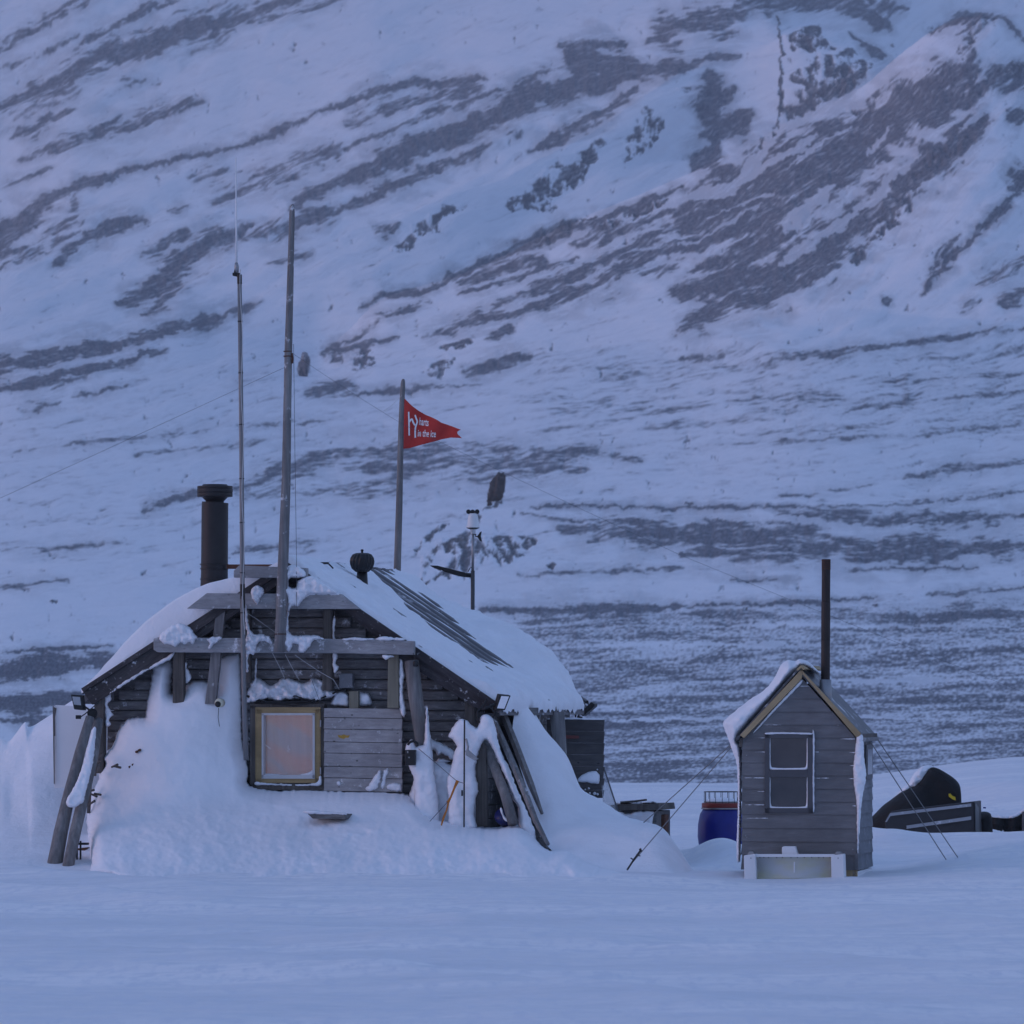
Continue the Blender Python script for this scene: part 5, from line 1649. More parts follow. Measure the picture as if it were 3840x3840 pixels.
mb.prism([H.pix(1747, 2815, -0.46), H.pix(1758, 2812, -0.46), H.pix(1796, 2846, -0.46), H.pix(1782, 2852, -0.46), H.pix(1750, 2832, -0.46)], -H.d * 0.05)
build('metal_bracket', mb, M['galv'], None, bevel=0.004, label='bright bent metal bracket on the iced post by the right corner', cat='bracket')
bx_ = empty('battery_box', H.pix(1538, 2870, -0.3), 'small black battery box strapped to the snowy log post', 'battery')
mb = MB()
H.rect(mb, 1519, 2812, 1556, 2870, -0.36, -0.20)
build('case', mb, M['black'], bx_, bevel=0.006)
mb = MB()
H.rect(mb, 1526, 2816, 1531, 2824, -0.368, -0.355)
H.rect(mb, 1531, 2838, 1536, 2843, -0.368, -0.355)
build('terminal', mb, M['galv'], bx_)
mb = MB()
pp = [H.pix(1536 + 24 * math.cos(a) * 0.8 + 12, 2790 - 20 * math.sin(a) + 10, -0.32) for a in np.linspace(0.2, math.pi * 0.9, 12)]
mb.tube(pp, 0.015, 8)
build('handle', mb, M['black'], bx_, smooth=True)
la = empty('hanging_lantern', H.pix(1559, 2500, -0.2), 'small black lantern hanging under the right end of the lower beam', 'lantern')
mb = MB()
mb.lathe(H.pix(1559, 2500, -0.18), [(0.02, 0.0), (0.032, 0.01), (0.032, 0.05), (0.02, 0.07), (0.006, 0.075)], 16)
build('body', mb, M['black'], la, smooth=True)
mb = MB()
mb.tube([H.pix(1559, 2484, -0.18), H.pix(1556, 2465, -0.16), H.pix(1550, 2450, -0.15)], 0.004, 6)
build('hook', mb, M['black'], la)
M['orange'] = mat_plain('orange_webbing', (0.50, 0.17, 0.03), 0.8, var=0.3)
mb = MB()
mb.tube([H.pix(1716, 2928, -0.50), H.pix(1704, 2955, -0.55), H.pix(1690, 2990, -0.6), H.pix(1679, 3010, -0.64)], [0.022, 0.014, 0.012, 0.02], 6, flat=0.3)
mb.tube([H.pix(1682, 3004, -0.64), H.pix(1676, 3035, -0.7), H.pix(1664, 3065, -0.8), H.pix(1655, 3095, -0.9)], [0.014, 0.010, 0.014, 0.010], 6, flat=0.3)
build('orange_strap', mb, M['orange'], None, label='orange webbing strap hanging down the snow beside the thin black rod', cat='strap')
wire('tether_line', [H.pix(1570, 2808, -0.34), H.pix(1640, 2866, -0.42), H.pix(1714, 2930, -0.5), H.pix(1742, 2938, -0.5)], 0.004, M['wire'], 'dark cord from the battery box to the orange strap', 'cord')
wire('tether_line', [H.pix(1680, 3006, -0.64), H.pix(1612, 3080, -1.0)], 0.004, M['wire'], 'dark cord from the orange strap down into the snow', 'cord')
bl = empty('blue_canister', H.pix(1890, 3090, -0.2), 'dark blue plastic canister half buried under the thick brown log', 'canister')
M['blue'] = mat_plain('blue_plastic', (0.010, 0.016, 0.19), 0.4, var=0.25)
M['navy'] = mat_plain('dark_blue_plastic', (0.01, 0.014, 0.10), 0.4, var=0.2)
c0 = H.pix(1889, 3066, -0.28)
mb = MB()
mb.lathe(c0, [(0.02, -0.2), (0.085, -0.18), (0.092, 0.05), (0.08, 0.08), (0.0, 0.09)], 24, axis=(-0.35, -0.85, 0.35))
build('body', mb, M['navy'], bl, smooth=True)
mb = MB()
puff(mb, [(1874, 3034), (1882, 3030), (1892, 3060), (1912, 3076), (1902, 3082), (1888, 3070)], lambda x, y, o: H.pix(x, y, -0.42 - o), th(0.03), res=3, rnd=6, jit=1)
build('snow_crust', mb, M['crust'], bl, smooth=True)
M['white_board'] = mat_plain('frosted_white_board', (0.74, 0.75, 0.77), 0.7, var=0.05, sc=5)
mb = MB()
mb.prism([at(198, 2650, 61.7), at(210, 2644, 61.7), at(330, 2650, 61.6), at(330, 2950, 61.5), at(204, 2955, 61.6)], Vector((0, 0.03, 0)))
wb = build('white_board', mb, M['white_board'], None, bevel=0.004, label='tall white board standing in the drift left of the leaning logs', cat='board')
mb = MB()
mb.prism([at(198, 2648, 61.69), at(201, 2648, 61.69), at(204, 2800, 61.63), at(205, 2940, 61.59), at(202, 2940, 61.59)], Vector((0, -0.012, 0)))
mb.prism([at(203, 2652, 61.69), at(212, 2656, 61.69), at(206, 2690, 61.68), at(207, 2760, 61.65), at(204, 2760, 61.65)], Vector((0, -0.012, 0)))
build('dark_edge', mb, M['post'], wb)
be = empty('low_bench', at(306, 3240, 59.4), 'low dark metal stand between the leaning logs and the snow bank', 'stand')
mb = MB()
mb.box(at(308, 3164, 59.4), Vector((0.072, 0, 0)), Vector((0, 0.1, 0)), Vector((0, 0, 0.011)))
build('top', mb, M['iron'], be)
for x in (289, 302):
    mb = MB()
    mb.box(at(x, 3200 if x < 300 else 3220, 59.35), Vector((0.010, 0, 0)), Vector((0, 0.012, 0)), Vector((0, 0, 0.11 if x < 300 else 0.2)))
    build('leg', mb, M['iron'], be)
# firewood stack showing through the snow
M['firewood'] = mat_wood('reddish_firewood', (0.22, 0.10, 0.055), (0.08, 0.04, 0.03), 'z')
fw = empty('firewood_stack', at(350, 3270, 59.2), 'reddish split firewood showing at the left foot of the snow bank', 'firewood')
random.seed(5)
for (x, y) in ((336, 3188), (338, 3215), (352, 3222), (340, 3245), (356, 3250), (366, 3262), (342, 3268), (372, 3246)):
    mb = MB()
    mb.box(H.pix(x, y, -0.20), H.a * (0.034 + 0.012 * random.random()) + Vector((0, 0, 0.02 * (random.random() - .5))), H.d * 0.35, Vector((0, 0, 0.035)))
    build('split_log', mb, M['firewood'], fw, bevel=0.006)
for (x, y) in ((508, 2822), (518, 2816), (510, 2862), (492, 2872), (480, 2880), (520, 2850)):
    mb = MB()
    mb.tube([H.pix(x - 10, y + 5, 0.0), H.pix(x + 7, y - 4, -0.235)], 0.016, 5)
    build('split_log', mb, M['firewood'], fw)
rk = empty('pole_rack', H.pix(350, 2990, -0.1), 'thin dark uprights at the left edge of the snow bank', 'rack')
for (x0, y0, x1, y1, w) in ((357, 2826, 352, 2910, 10), (336, 2940, 330, 3050, 9), (366, 2850, 368, 2880, 5)):
    mb = MB()
    H.prism(mb, [(x0 - w / 2, y0), (x0 + w / 2, y0), (x1 + w / 2, y1), (x1 - w / 2, y1)], -0.25, -0.2)
    build('upright', mb, M['post'], rk)
mb = MB()
for (x, y, a) in ((372, 2858, .3), (360, 2880, 1.2), (340, 2965, .2), (352, 2982, -.4), (366, 2978, -.2), (345, 3010, .6), (378, 2838, .8), (430, 2872, .4), (440, 2876, -.2)):
    mb.tube([H.pix(x - 12 * math.cos(a), y + 12 * math.sin(a), -0.34), H.pix(x + 12 * math.cos(a), y - 12 * math.sin(a), -0.4)], [0.012, 0.016], 6)
build('twig', mb, M['post'], rk)
sl_ = empty('half_buried_box', H.pix(1225, 3062, -1.0), 'dark plank end of a buried box showing in the snow below the window', 'box')
mb = MB()
H.prism(mb, [(1152, 3050), (1298, 3054), (1294, 3072), (1172, 3070)], -0.95, -0.35)
build('side', mb, M['grey_h'], sl_, bevel=0.006)
mb = MB()
puff(mb, [(1135, 3044), (1170, 3038), (1240, 3044), (1300, 3050), (1300, 3056), (1240, 3054), (1160, 3053)], lambda x, y, o: H.pix(x, y, -0.94 - o), th(0.06), res=4, rnd=7, jit=1)
build('snow_crust', mb, M['crust'], sl_, smooth=True)

# clear corrugated sheet, box, barrel
t = NT('clear_sheet')
t.p.inputs['Base Color'].default_value = (0.5, 0.5, 0.52, 1)
t.p.inputs['Roughness'].default_value = 0.25
t.p.inputs['Alpha'].default_value = 0.35
mb = MB()
n = 40
tl, tr_, br, bl_ = (2262, 2876), (2264, 2880), (2332, 3085), (2264, 3050)
vs = []
for i in range(n):
    f_ = i / (n - 1)
    rip = 0.012 * math.sin(f_ * math.pi * 10)
    vs.append(at(2250 + 15 * f_, 2846 + 34 * f_, 63.8 + rip))
    vs.append(at(2262 + 72 * f_, 3040 + 50 * f_, 62.6 + rip))
mb.add(vs, [(2 * i, 2 * i + 2, 2 * i + 3, 2 * i + 1) for i in range(n - 1)])
o = build('clear_sheet', mb, t.m, None, smooth=True, label='clear ribbed plastic sheet leaning between the dark door panel and the wooden box', cat='plastic sheet', recalc=False)
sd = o.modifiers.new('sheet', 'SOLIDIFY')
sd.thickness = 0.003
mb = MB()
mb.tube([at(2265, 2880, 63.74), at(2334, 3090, 62.54)], 0.009, 6)
build('edge', mb, M['wire'], o)
Bx = Frame(2420, 66.0, 14)
wbx = empty('wooden_box', Bx.pt(0, 0, 0), 'low wooden box with an overhanging dark lid behind the drift, its front plastered with snow', 'box')
mb = MB()
Bx.prism(mb, [(2300, 3042), (2462, 3042), (2462, 3180), (2300, 3180)], 0.0, 0.8)
build('body', mb, M['grey_h'], wbx, bevel=0.006)
mb = MB()
Bx.prism(mb, [(2290, 3018), (2470, 3014), (2474, 3038), (2290, 3040)], -0.06, 0.86)
build('lid', mb, M['post'], wbx, bevel=0.005)
mb = MB()
dB = lambda x, y, o: Bx.pix(x, y, -o)
puff(mb, [(2318, 3044), (2350, 3050), (2400, 3040), (2450, 3042), (2448, 3070), (2445, 3090), (2452, 3130), (2320, 3130)], dB, th(0.05), res=5, rnd=10, jit=2)
build('snow_crust', mb, M['crust'], wbx, smooth=True)
mb = MB()
puff(mb, [(2302, 3016), (2340, 3006), (2400, 3008), (2450, 3002), (2462, 3012), (2400, 3016)], lambda x, y, o: Bx.pix(x, y, 0.3 - o), th(0.3), res=5, rnd=8, jit=1)
build('snow_cap', mb, M['crust'], wbx, smooth=True)
mb = MB()
mb.box(Bx.pt(Bx.uz(2462, 3090)[0] + 0.02, 0.4, Bx.uz(2462, 3090)[1]), H.a * 0.02, Bx.d * 0.12, Vector((0, 0, 0.11)))
build('side_hatch', mb, M['firewood'], wbx)
mb = MB()
mb.tube([at(2326, 3010, 66.1), at(2380, 3005, 66.1), at(2426, 2999, 66.1)], [0.016, 0.014, 0.012], 8)
build('stick', mb, M['post'], None, label='dark stick lying across the lid of the wooden box', cat='stick')

ba = empty('plastic_barrel', at(2706, 3150, 67.0), 'bulging bright blue plastic barrel with a red rim beside the shed', 'barrel')
b0 = at(2706, 3180, 67.0)
hb = (3180 - 3034) / F * 67
mb = MB()
mb.lathe(b0, [(0.25, 0.0), (0.29, 0.04), (0.305, 0.15), (0.30, 0.3), (0.275, hb - 0.06), (0.25, hb - 0.02), (0.24, hb), (0.0, hb)], 36)
build('body', mb, M['blue'], ba, smooth=True, bevel=0.01)
mb = MB()
mb.lathe(b0, [(0.245, hb + 0.0), (0.262, hb + 0.002), (0.262, hb + 0.016), (0.245, hb + 0.018)], 36)
build('ring', mb, M['galv'], ba)
mb = MB()
M['rimred'] = mat_plain('red_rim', (0.20, 0.025, 0.02), 0.5)
mb.lathe(b0, [(0.20, hb + 0.015), (0.252, hb + 0.018), (0.252, hb + 0.075), (0.235, hb + 0.08), (0.0, hb + 0.08)], 36)
build('lid', mb, M['rimred'], ba, smooth=True, bevel=0.004)
mb = MB()
mb.lathe(b0, [(0.21, hb + 0.075), (0.215, hb + 0.09), (0.16, hb + 0.13), (0.0, hb + 0.15)], 30)
build('snow_cap', mb, M['crust'], ba, smooth=True)
wbk = empty('wire_basket', b0 + Vector((0, 0, hb + 0.08)), 'shallow wire basket resting on top of the blue barrel', 'basket')
for hh in (0.012, 0.14):
    mb = MB()
    pp = [b0 + Vector((0.22 * math.cos(a), 0.22 * math.sin(a), hb + 0.08 + hh)) for a in np.linspace(0, 2 * math.pi, 41)]
    mb.tube(pp, 0.006, 6, cap=False)
    build('ring', mb, M['wire'], wbk)
mb = MB()
for k in range(16):
    a = 2 * math.pi * k / 16
    p = b0 + Vector((0.22 * math.cos(a), 0.22 * math.sin(a), hb + 0.08))
    mb.tube([p, p + Vector((0, 0, 0.14))], 0.004, 5)
build('side_bars', mb, M['wire'], wbk)

# ------------------------------------------------------------------ the small shed
S = Frame(2994, 57.6, 10.5)
SL = 1.45
shed = empty('small_shed', S.pt(0, 0, 0), 'narrow grey boarded shed with a steep gable, yellow bargeboards and one window', 'shed')
ul, ur = S.uz(2783, 2800)[0], S.uz(3212, 2800)[0]
zap = S.uz(2997, 2530)[1]
zel, zer = S.uz(2783, 2770)[1], S.uz(3212, 2768)[1]
zb = S.uz(2994, 3262)[1]
M['shed'] = mat_wood('grey_painted_boards', (0.22, 0.22, 0.228), (0.15, 0.15, 0.157), 'x', cross=12, rough=0.65)
M['shed_side'] = mat_wood('grey_painted_side_boards', (0.26, 0.27, 0.295), (0.17, 0.18, 0.2), 'y', cross=12, frost=0.02)
mb = MB()
bounds = [3262, 3206, 3156, 3106, 3054, 3006, 2958, 2908, 2860, 2811, 2766, 2718, 2669, 2620, 2572, 2528]
zs = [S.uz(2994, y)[1] for y in bounds]
for k in range(len(zs) - 1):
    z0, z1 = zs[k], zs[k + 1]

    def lim(z):
        if z <= zel:
            return ul, ur
        f_ = max(0.0, (zap - z) / (zap - zel))
        return ul * f_, ur * f_
    a0, b0_ = lim(z0)
    a1, b1_ = lim(z1)
    tl_ = 0.010
    pts = [S.pt(a0, -tl_, z0), S.pt(b0_, -tl_, z0), S.pt(b1_, 0.004, z1 + 0.006), S.pt(a1, 0.004, z1 + 0.006)]
    bk = [p + S.d * 0.05 for p in pts]
    mb.add(pts + bk, [(0, 1, 2, 3), (7, 6, 5, 4), (0, 4, 5, 1), (1, 5, 6, 2), (2, 6, 7, 3), (3, 7, 4, 0)])
build('front_wall', mb, M['shed'], shed)
mb = MB()
for (u, sg) in ((ur, 1), (ul, -1)):
    for k in range(len(zs) - 6):
        z0, z1 = zs[k], min(zs[k + 1], zel + 0.1)
        o_ = 0.014 * sg
        mb.add([S.pt(u + o_, 0.0, z0), S.pt(u + o_, SL, z0), S.pt(u - 0.002 * sg, SL, z1 + 0.004), S.pt(u - 0.002 * sg, 0.0, z1 + 0.004), S.pt(u - 0.05 * sg, 0.052, z0), S.pt(u - 0.05 * sg, SL, z0), S.pt(u - 0.05 * sg, SL, z1), S.pt(u - 0.05 * sg, 0.052, z1)],
               [(0, 1, 2, 3), (7, 6, 5, 4), (0, 4, 5, 1), (1, 5, 6, 2), (2, 6, 7, 3), (3, 7, 4, 0)])
mb.prism([S.pt(ul, SL, zb), S.pt(ur, SL, zb), S.pt(ur, SL, zer), S.pt(0, SL, zap), S.pt(ul, SL, zel)], S.d * 0.04)
build('side_wall', mb, M['shed_side'], shed)
# roof
ku = (zap - zel) / -ul
kr = (zap - zer) / ur
mb = MB()
rt = 0.05
for (ue, k) in ((ul - 0.055, ku), (ur + 0.07, kr)):
    z0 = zap + 0.05
    mb.prism([S.pt(0, -0.05, z0 + 0.02), S.pt(ue, -0.05, z0 + 0.02 - abs(ue) * k), S.pt(ue, -0.05, z0 - 0.015 - abs(ue) * k), S.pt(0, -0.05, z0 - 0.015)], S.d * (SL + 0.12))
M['felt'] = mat_plain('dark_sheet_roof', (0.075, 0.077, 0.085), 0.45, 0.2, var=0.25, frost=0.12, sc=6)
build('roof', mb, M['felt'], shed, bevel=0.003)
mb = MB()
M['barge'] = mat_wood('yellow_pine', (0.48, 0.37, 0.22), (0.38, 0.285, 0.165), 'x', ang=-45, cross=8)
M['barge_l'] = mat_wood('yellow_pine_left', (0.48, 0.37, 0.22), (0.38, 0.285, 0.165), 'x', ang=46, cross=8)
S.prism(mb, [(2775, 2757), (3004, 2511), (3010, 2528), (3005, 2546), (2790, 2768)], -0.055, -0.014)
build('bargeboard', mb, M['barge_l'], shed, bevel=0.003)
mb = MB()
S.prism(mb, [(3011, 2529), (3006, 2512), (3016, 2524), (3228, 2750), (3220, 2765), (3208, 2762)], -0.055, -0.014)
build('bargeboard', mb, M['barge'], shed, bevel=0.003)
mb = MB()
S.prism(mb, [(2986, 2510), (3004, 2494), (3020, 2508), (3012, 2512), (3004, 2504), (2992, 2516)], -0.07, SL + 0.05)
build('ridge_board', mb, M['barge'], shed)
mb = MB()
S.rect(mb, 2772, 2768, 2784, 2800, -0.012, SL)
S.rect(mb, 3222, 2752, 3232, 2776, -0.02, SL)
build('eave_board', mb, M['post'], shed)
mb = MB()
S.rect(mb, 3205, 3200, 3217, 3262, -0.022, 0.03)
build('corner_trim', mb, M['shed'], shed)
# window
M['sframe'] = mat_plain('dark_grey_paint', (0.075, 0.076, 0.085), 0.55)
mb = MB()
for r in ((2868, 2752, 2886, 3048), (3028, 2752, 3048, 3048), (2868, 2752, 3048, 2768), (2868, 3030, 3048, 3048), (2886, 2886, 3028, 2914)):
    S.rect(mb, *r, -0.035, 0.01)
sw = build('window', mb, M['sframe'], shed, bevel=0.003)
M['darkglass'] = mat_plain('dark_glass', (0.05, 0.052, 0.058), 0.10, var=0.5, sc=3, bump=0, spec=0.7)
for (y0, y1) in ((2768, 2886), (2914, 3031)):
    mb = MB()
    S.rect(mb, 2885, y0, 3029, y1, -0.015, -0.012 + 0.002)
    build('pane', mb, M['darkglass'], sw)
mb = MB()
dW = lambda x, y, o: S.pix(x, y, -0.016 - o)
for (y0, y1) in ((2770, 2885), (2916, 3031)):
    puff(mb, [(2886, y0), (2889.5, y0 + 6), (2889.5, y1 - 40), (2892, y1 - 13), (2902, y1 - 6.5), (2960, y1 - 5), (3012, y1 - 6.5), (3022, y1 - 12), (3025, y1 - 40), (3025.5, y0 + 6), (3028, y0), (3028, y1), (2886, y1)], dW, th(0.010), res=3, rnd=5, jit=0.3)
puff(mb, [(2868, 2752), (2880, 2746), (2950, 2746), (3040, 2748), (3048, 2752), (3046, 2755), (2950, 2753), (2872, 2755)], lambda x, y, o: S.pix(x, y, -0.03 - o), th(0.02), res=3, rnd=4, jit=0.5)
puff(mb, [(3046, 2760), (3055, 2764), (3054, 2900), (3054, 3030), (3050, 3046), (3046, 3046)], lambda x, y, o: S.pix(x, y, -0.012 - o), th(0.025), res=3, rnd=5, jit=1)
build('snow_rim', mb, M['crust'], sw, smooth=True)
# stove pipe
mb = MB()
Ysp = 57.9
mb.tube([at(3095, 2640, Ysp), at(3096, 2400, Ysp)], 0.0495, 24)
mb.tube([at(3096, 2402, Ysp), at(3097, 2256, Ysp)], 0.0500, 24)
mb.tube([at(3097, 2258, Ysp), at(3098, 2097, Ysp)], 0.0475, 24)
sp = build('stove_pipe', mb, mat_plain('rusty_black_pipe', (0.032, 0.024, 0.022), 0.6, 0.2, var=0.5, sc=5), shed, smooth=True, bevel=0.002)
mb = MB()
for r_ in range(5):
    for k in range(24):
        a = 2 * math.pi * k / 24
        p = at(3098, 2101 + r_ * 8, Ysp) + Vector((0.047 * math.cos(a), 0.047 * math.sin(a), 0))
        mb.box(p, Vector((-math.sin(a), math.cos(a), 0)) * 0.0035, Vector((math.cos(a), math.sin(a), 0)) * 0.003, Vector((0, 0, 0.007)))
build('spark_grid', mb, M['rust'], sp)
mb = MB()
mb.tube([at(3095, 2660, Ysp), at(3095.5, 2548, Ysp)], [0.075, 0.064], 24)
build('flashing', mb, M['galv'], sp, smooth=True)
# snow on the shed
mb = MB()
puff(mb, [(3006, 2504), (2988, 2526), (2900, 2626), (2780, 2764), (2776, 2778), (2786, 2800), (2783, 2850), (2781, 2950), (2779, 3100), (2776, 3230), (2766, 3236), (2762, 3180), (2766, 3050), (2766, 2930), (2762, 2860), (2746, 2815), (2730, 2770), (2718, 2735), (2714, 2706), (2760, 2664), (2813, 2622), (2860, 2592), (2895, 2556), (2920, 2510), (2932, 2488), (2957, 2475), (2980, 2480), (2997, 2472), (3020, 2477), (3040, 2488), (3078, 2528), (3060, 2524), (3030, 2506)],
     lambda x, y, o: S.pix(x, y, 0.72 - o), lambda x, y: 0.74, res=6, rnd=34, jit=1.2, lump=0.03, lsc=60, back=0.55)
build('roof_snow', mb, M['snow'], shed, smooth=True, label='wind-packed snow overhanging the left slope and wall')
mb = MB()
puff(mb, [(3215, 2762), (3236, 2760), (3240, 2840), (3248, 2900), (3242, 2950), (3232, 3010), (3226, 3080), (3221, 3160), (3217, 3210), (3214, 3150), (3212, 3010), (3206, 2970), (3200, 2900), (3204, 2840), (3210, 2790)], lambda x, y, o: S.pix(x, y, -0.012 - o), th(0.07), res=4, rnd=16, jit=1.5)
for (x0, x1, y, h_) in ((2826, 2868, 2767, 2), (2830, 2868, 2820, 2), (2790, 2866, 2917, 2), (2840, 2866, 2968, 2), (2796, 2866, 3018, 2), (3054, 3070, 2820, 2), (3150, 3206, 2771, 3), (3185, 3206, 2822, 2.5), (3185, 3208, 2871, 3), (3180, 3208, 2920, 2.5), (3195, 3210, 3022, 2.5), (2842, 2930, 2718, 2), (2986, 3035, 2573, 2), (2800, 2880, 3068, 1.5), (3054, 3110, 2918, 1.5)):
    puff(mb, [(x0, y), ((x0 + x1) / 2, y - h_ * 0.5), (x1, y - h_ * 0.6), (x1, y + h_ * 0.6), ((x0 + x1) / 2, y + h_ * 0.4)], lambda a, b, o: S.pix(a, b, -0.006 - o), th(0.008), res=2.5, rnd=3, jit=0.8)
puff(mb, [(3003, 2548), (3012, 2552), (2990, 2580), (2900, 2672), (2836, 2740), (2828, 2744), (2890, 2668), (2980, 2572)], lambda x, y, o: S.pix(x, y, -0.012 - o), th(0.02), res=4, rnd=4, jit=0.8)
build('snow_crust', mb, M['crust'], shed, smooth=True)
mb = MB()
for (x, y) in ((2800, 2832), (2796, 3134), (3143, 2720), (3198, 3186), (2801, 3140)):
    mb.lathe(S.pix(x, y, -0.016), [(0.006, 0), (0.006, 0.008), (0.0, 0.009)], 8, axis=-S.d)
build('screw', mb, M['galv'], shed)
# sill and runner
mb = MB()
S.rect(mb, 2790, 3262, 3214, 3300, 0.0, 0.06)
build('sill', mb, M['barge'], shed, bevel=0.003)
mb = MB()
mb.box(S.pt(ur - 0.02, SL / 2, zb - 0.05), S.a * 0.02, S.d * (SL / 2), Vector((0, 0, 0.035)))
for k in range(7):
    mb.box(S.pt(ur + 0.0, 0.25 + k * 0.17, zb - 0.10), S.a * 0.025, S.d * 0.04, Vector((0, 0, 0.03)))
build('runner', mb, M['white_board'], shed)
# side window
mb = MB()
mb.box(S.pt(ur + 0.02, 0.95, S.uz(3212, 2860)[1]), S.a * 0.014, S.d * 0.30, Vector((0, 0, 0.19)))
sw2 = build('side_window', mb, M['sframe'], shed)
mb = MB()
mb.box(S.pt(ur + 0.036, 0.95, S.uz(3212, 2860)[1]), S.a * 0.002, S.d * 0.22, Vector((0, 0, 0.14)))
build('pane', mb, M['darkglass'], sw2)

# frosted plastic trough at the foot of the shed
tub = empty('plastic_trough', S.pix(2978, 3290, -0.25), 'frosted white plastic trough between two white uprights at the foot of the shed', 'trough')
t = NT('frosted_plastic')
n = t.noise(t.coord((1, 1, 2)), 2.5, 4)
M['frosted'] = t.fin(t.mix(t.ramp(n, [(0.4, (0, 0, 0)), (0.65, (1, 1, 1))]), (0.52, 0.54, 0.54), (0.54, 0.53, 0.36)), 0.45, spec=0.4)
mb = MB()
n = 14
vs = []
for i in range(n):
    f_ = i / (n - 1)
    y = 3207 + 90 * f_
    bow = 0.05 * math.sin(math.pi * f_)
    for x in (2826, 2978, 3128):
        inx = 10 * math.sin(math.pi * f_)
        vs.append(S.pix(x + (inx if x < 2900 else -inx if x > 3100 else 0), y, -0.22 + bow))
mb.add(vs, [(i * 3 + j, i * 3 + j + 1, (i + 1) * 3 + j + 1, (i + 1) * 3 + j) for i in range(n - 1) for j in range(2)])
o = build('sheet', mb, M['frosted'], tub, smooth=True, recalc=False)
sd = o.modifiers.new('sheet', 'SOLIDIFY')
sd.thickness = 0.012
mb = MB()
S.rect(mb, 2826, 3203, 3130, 3214, -0.25, -0.20)
S.rect(mb, 2976, 3214, 2981, 3290, -0.195, -0.16)
build('rail', mb, M['white_board'], tub, bevel=0.003)
for (x0, x1) in ((2789, 2836), (3116, 3167)):
    mb = MB()
    S.prism(mb, [(x0, 3208), (x1 - 4, 3202), (x1, 3298), (x0 + 2, 3298)], -0.30, -0.12)
    o = build('upright', mb, M['white_board'], tub, bevel=0.008)
    mb = MB()
    S.prism(mb, [(x0 + 14, 3204), (x0 + 20, 3193), (x0 + 34, 3193), (x0 + 42, 3203)], -0.25, -0.15)
    build('cap', mb, M['galv'], o, bevel=0.004)
mb = MB()
for x in (2816, 2848, 2864, 2882, 2912, 2934, 2966, 2990, 3016, 3044, 3070, 3088, 3112, 3143):
    mb.lathe(S.pix(x, 3216 if 2840 < x < 3120 else 3218, -0.245 if 2840 < x < 3120 else -0.305), [(0.0055, -0.02), (0.0055, 0.008), (0.0, 0.009)], 8, axis=-S.d)
build('bolt', mb, M['wire'], tub)
mb = MB()
S.prism(mb, [(2932, 3178), (2938, 3174), (2982, 3174), (2992, 3206), (2932, 3206)], -0.19, -0.10)
build('bracket', mb, M['white_board'], tub, bevel=0.006)

# guy wires of the shed
for pts, lab in ((((2752, 2790, 58.6), (2360, 3248, 57.6)), 'lower steel guy wire from the left eave of the shed down to the iron stake'), (((2748, 2786, 59.0), (2406, 3092, 59.8)), 'upper steel guy wire from the left eave of the shed into the drift'),
                 (((3277, 2752, 58.9), (3592, 3216, 58.9)), 'outer steel guy wire from the right eave of the shed to the snow'), (((3262, 2778, 58.2), (3548, 3224, 58.4)), 'inner steel guy wire from the right eave of the shed to the snow')):
    wire('guy_wire', [at(*p) for p in pts], 0.006, M['mast'], lab, 'guy wire', 'steel guy wires of the shed')
stk = empty('ground_stake', at(2362, 3250, 57.5), 'iron stake with shackles in the snow at the end of the left guy wire', 'stake')
mb = MB()
mb.tube([at(2352, 3262, 57.5), at(2378, 3222, 57.55), at(2400, 3192, 57.6)], 0.010, 8)
build('rod', mb, M['iron'], stk)
mb = MB()
mb.box(at(2402, 3188, 57.58), Vector((0.012, 0, 0.006)), Vector((0, 0.015, 0)), Vector((-0.006, 0, 0.018)))
mb.tube([at(2366, 3218, 57.55), at(2378, 3226, 57.5)], 0.008, 6)
mb.tube([at(2388, 3204, 57.55), at(2400, 3210, 57.5)], 0.008, 6)
build('shackle', mb, M['iron'], stk)

# ------------------------------------------------------------------ snowmobile, sledge and bundle behind the shed
sm = empty('snowmobile', at(3470, 3090, 76), 'snowmobile under a black cover with a yellow patch, right of the shed', 'snowmobile')
t = NT('black_cover')
n = t.noise(t.coord((1, 1, 1)), 5, 5)
nb = t.bump(t.noise(t.coord((1, 1, 1), (0, .6, 0)), 3.5, 3), 0.6, 0.08)
M['cover'] = t.fin(t.mix(n, (0.012, 0.012, 0.013), (0.022, 0.021, 0.022)), 0.7, nb, spec=0.25)
prof = [(3240, 3075, 3090, .25), (3268, 3064, 3100, .45), (3310, 3022, 3105, .6), (3345, 2996, 3105, .75), (3385, 2966, 3105, .8), (3420, 2950, 3105, .8), (3444, 2934, 3105, .7), (3466, 2904, 3100, .55), (3490, 2879, 3095, .42), (3512, 2879, 3085, .42), (3548, 2898, 3070, .5), (3584, 2924, 3050, .5), (3600, 2950, 3030, .42), (3598, 2985, 3015, .25)]
mb = MB()
cs = 18
vs = []
Ysm = 76.0
pr_a = np.array(prof)
pr_s = np.array([_cr(pr_a, t_) for t_ in np.linspace(0, len(prof) - 1, 50)])
for (x, yt, yb, w) in pr_s:
    zt_, zb_ = at(x, yt, Ysm).z, at(x, yb, Ysm).z
    for k in range(cs):
        a = math.pi * k / (cs - 1)
        yy = -math.cos(a)
        zz = math.sin(a) ** 0.75
        vs.append(Vector((at(x, 0, Ysm).x, Ysm + 0.55 * w * yy, zb_ + (zt_ - zb_) * zz)))
mb.add(vs, [(i * cs + k, i * cs + k + 1, (i + 1) * cs + k + 1, (i + 1) * cs + k) for i in range(49) for k in range(cs - 1)])
mb.add([vs[k] for k in range(cs)], [tuple(range(cs))])
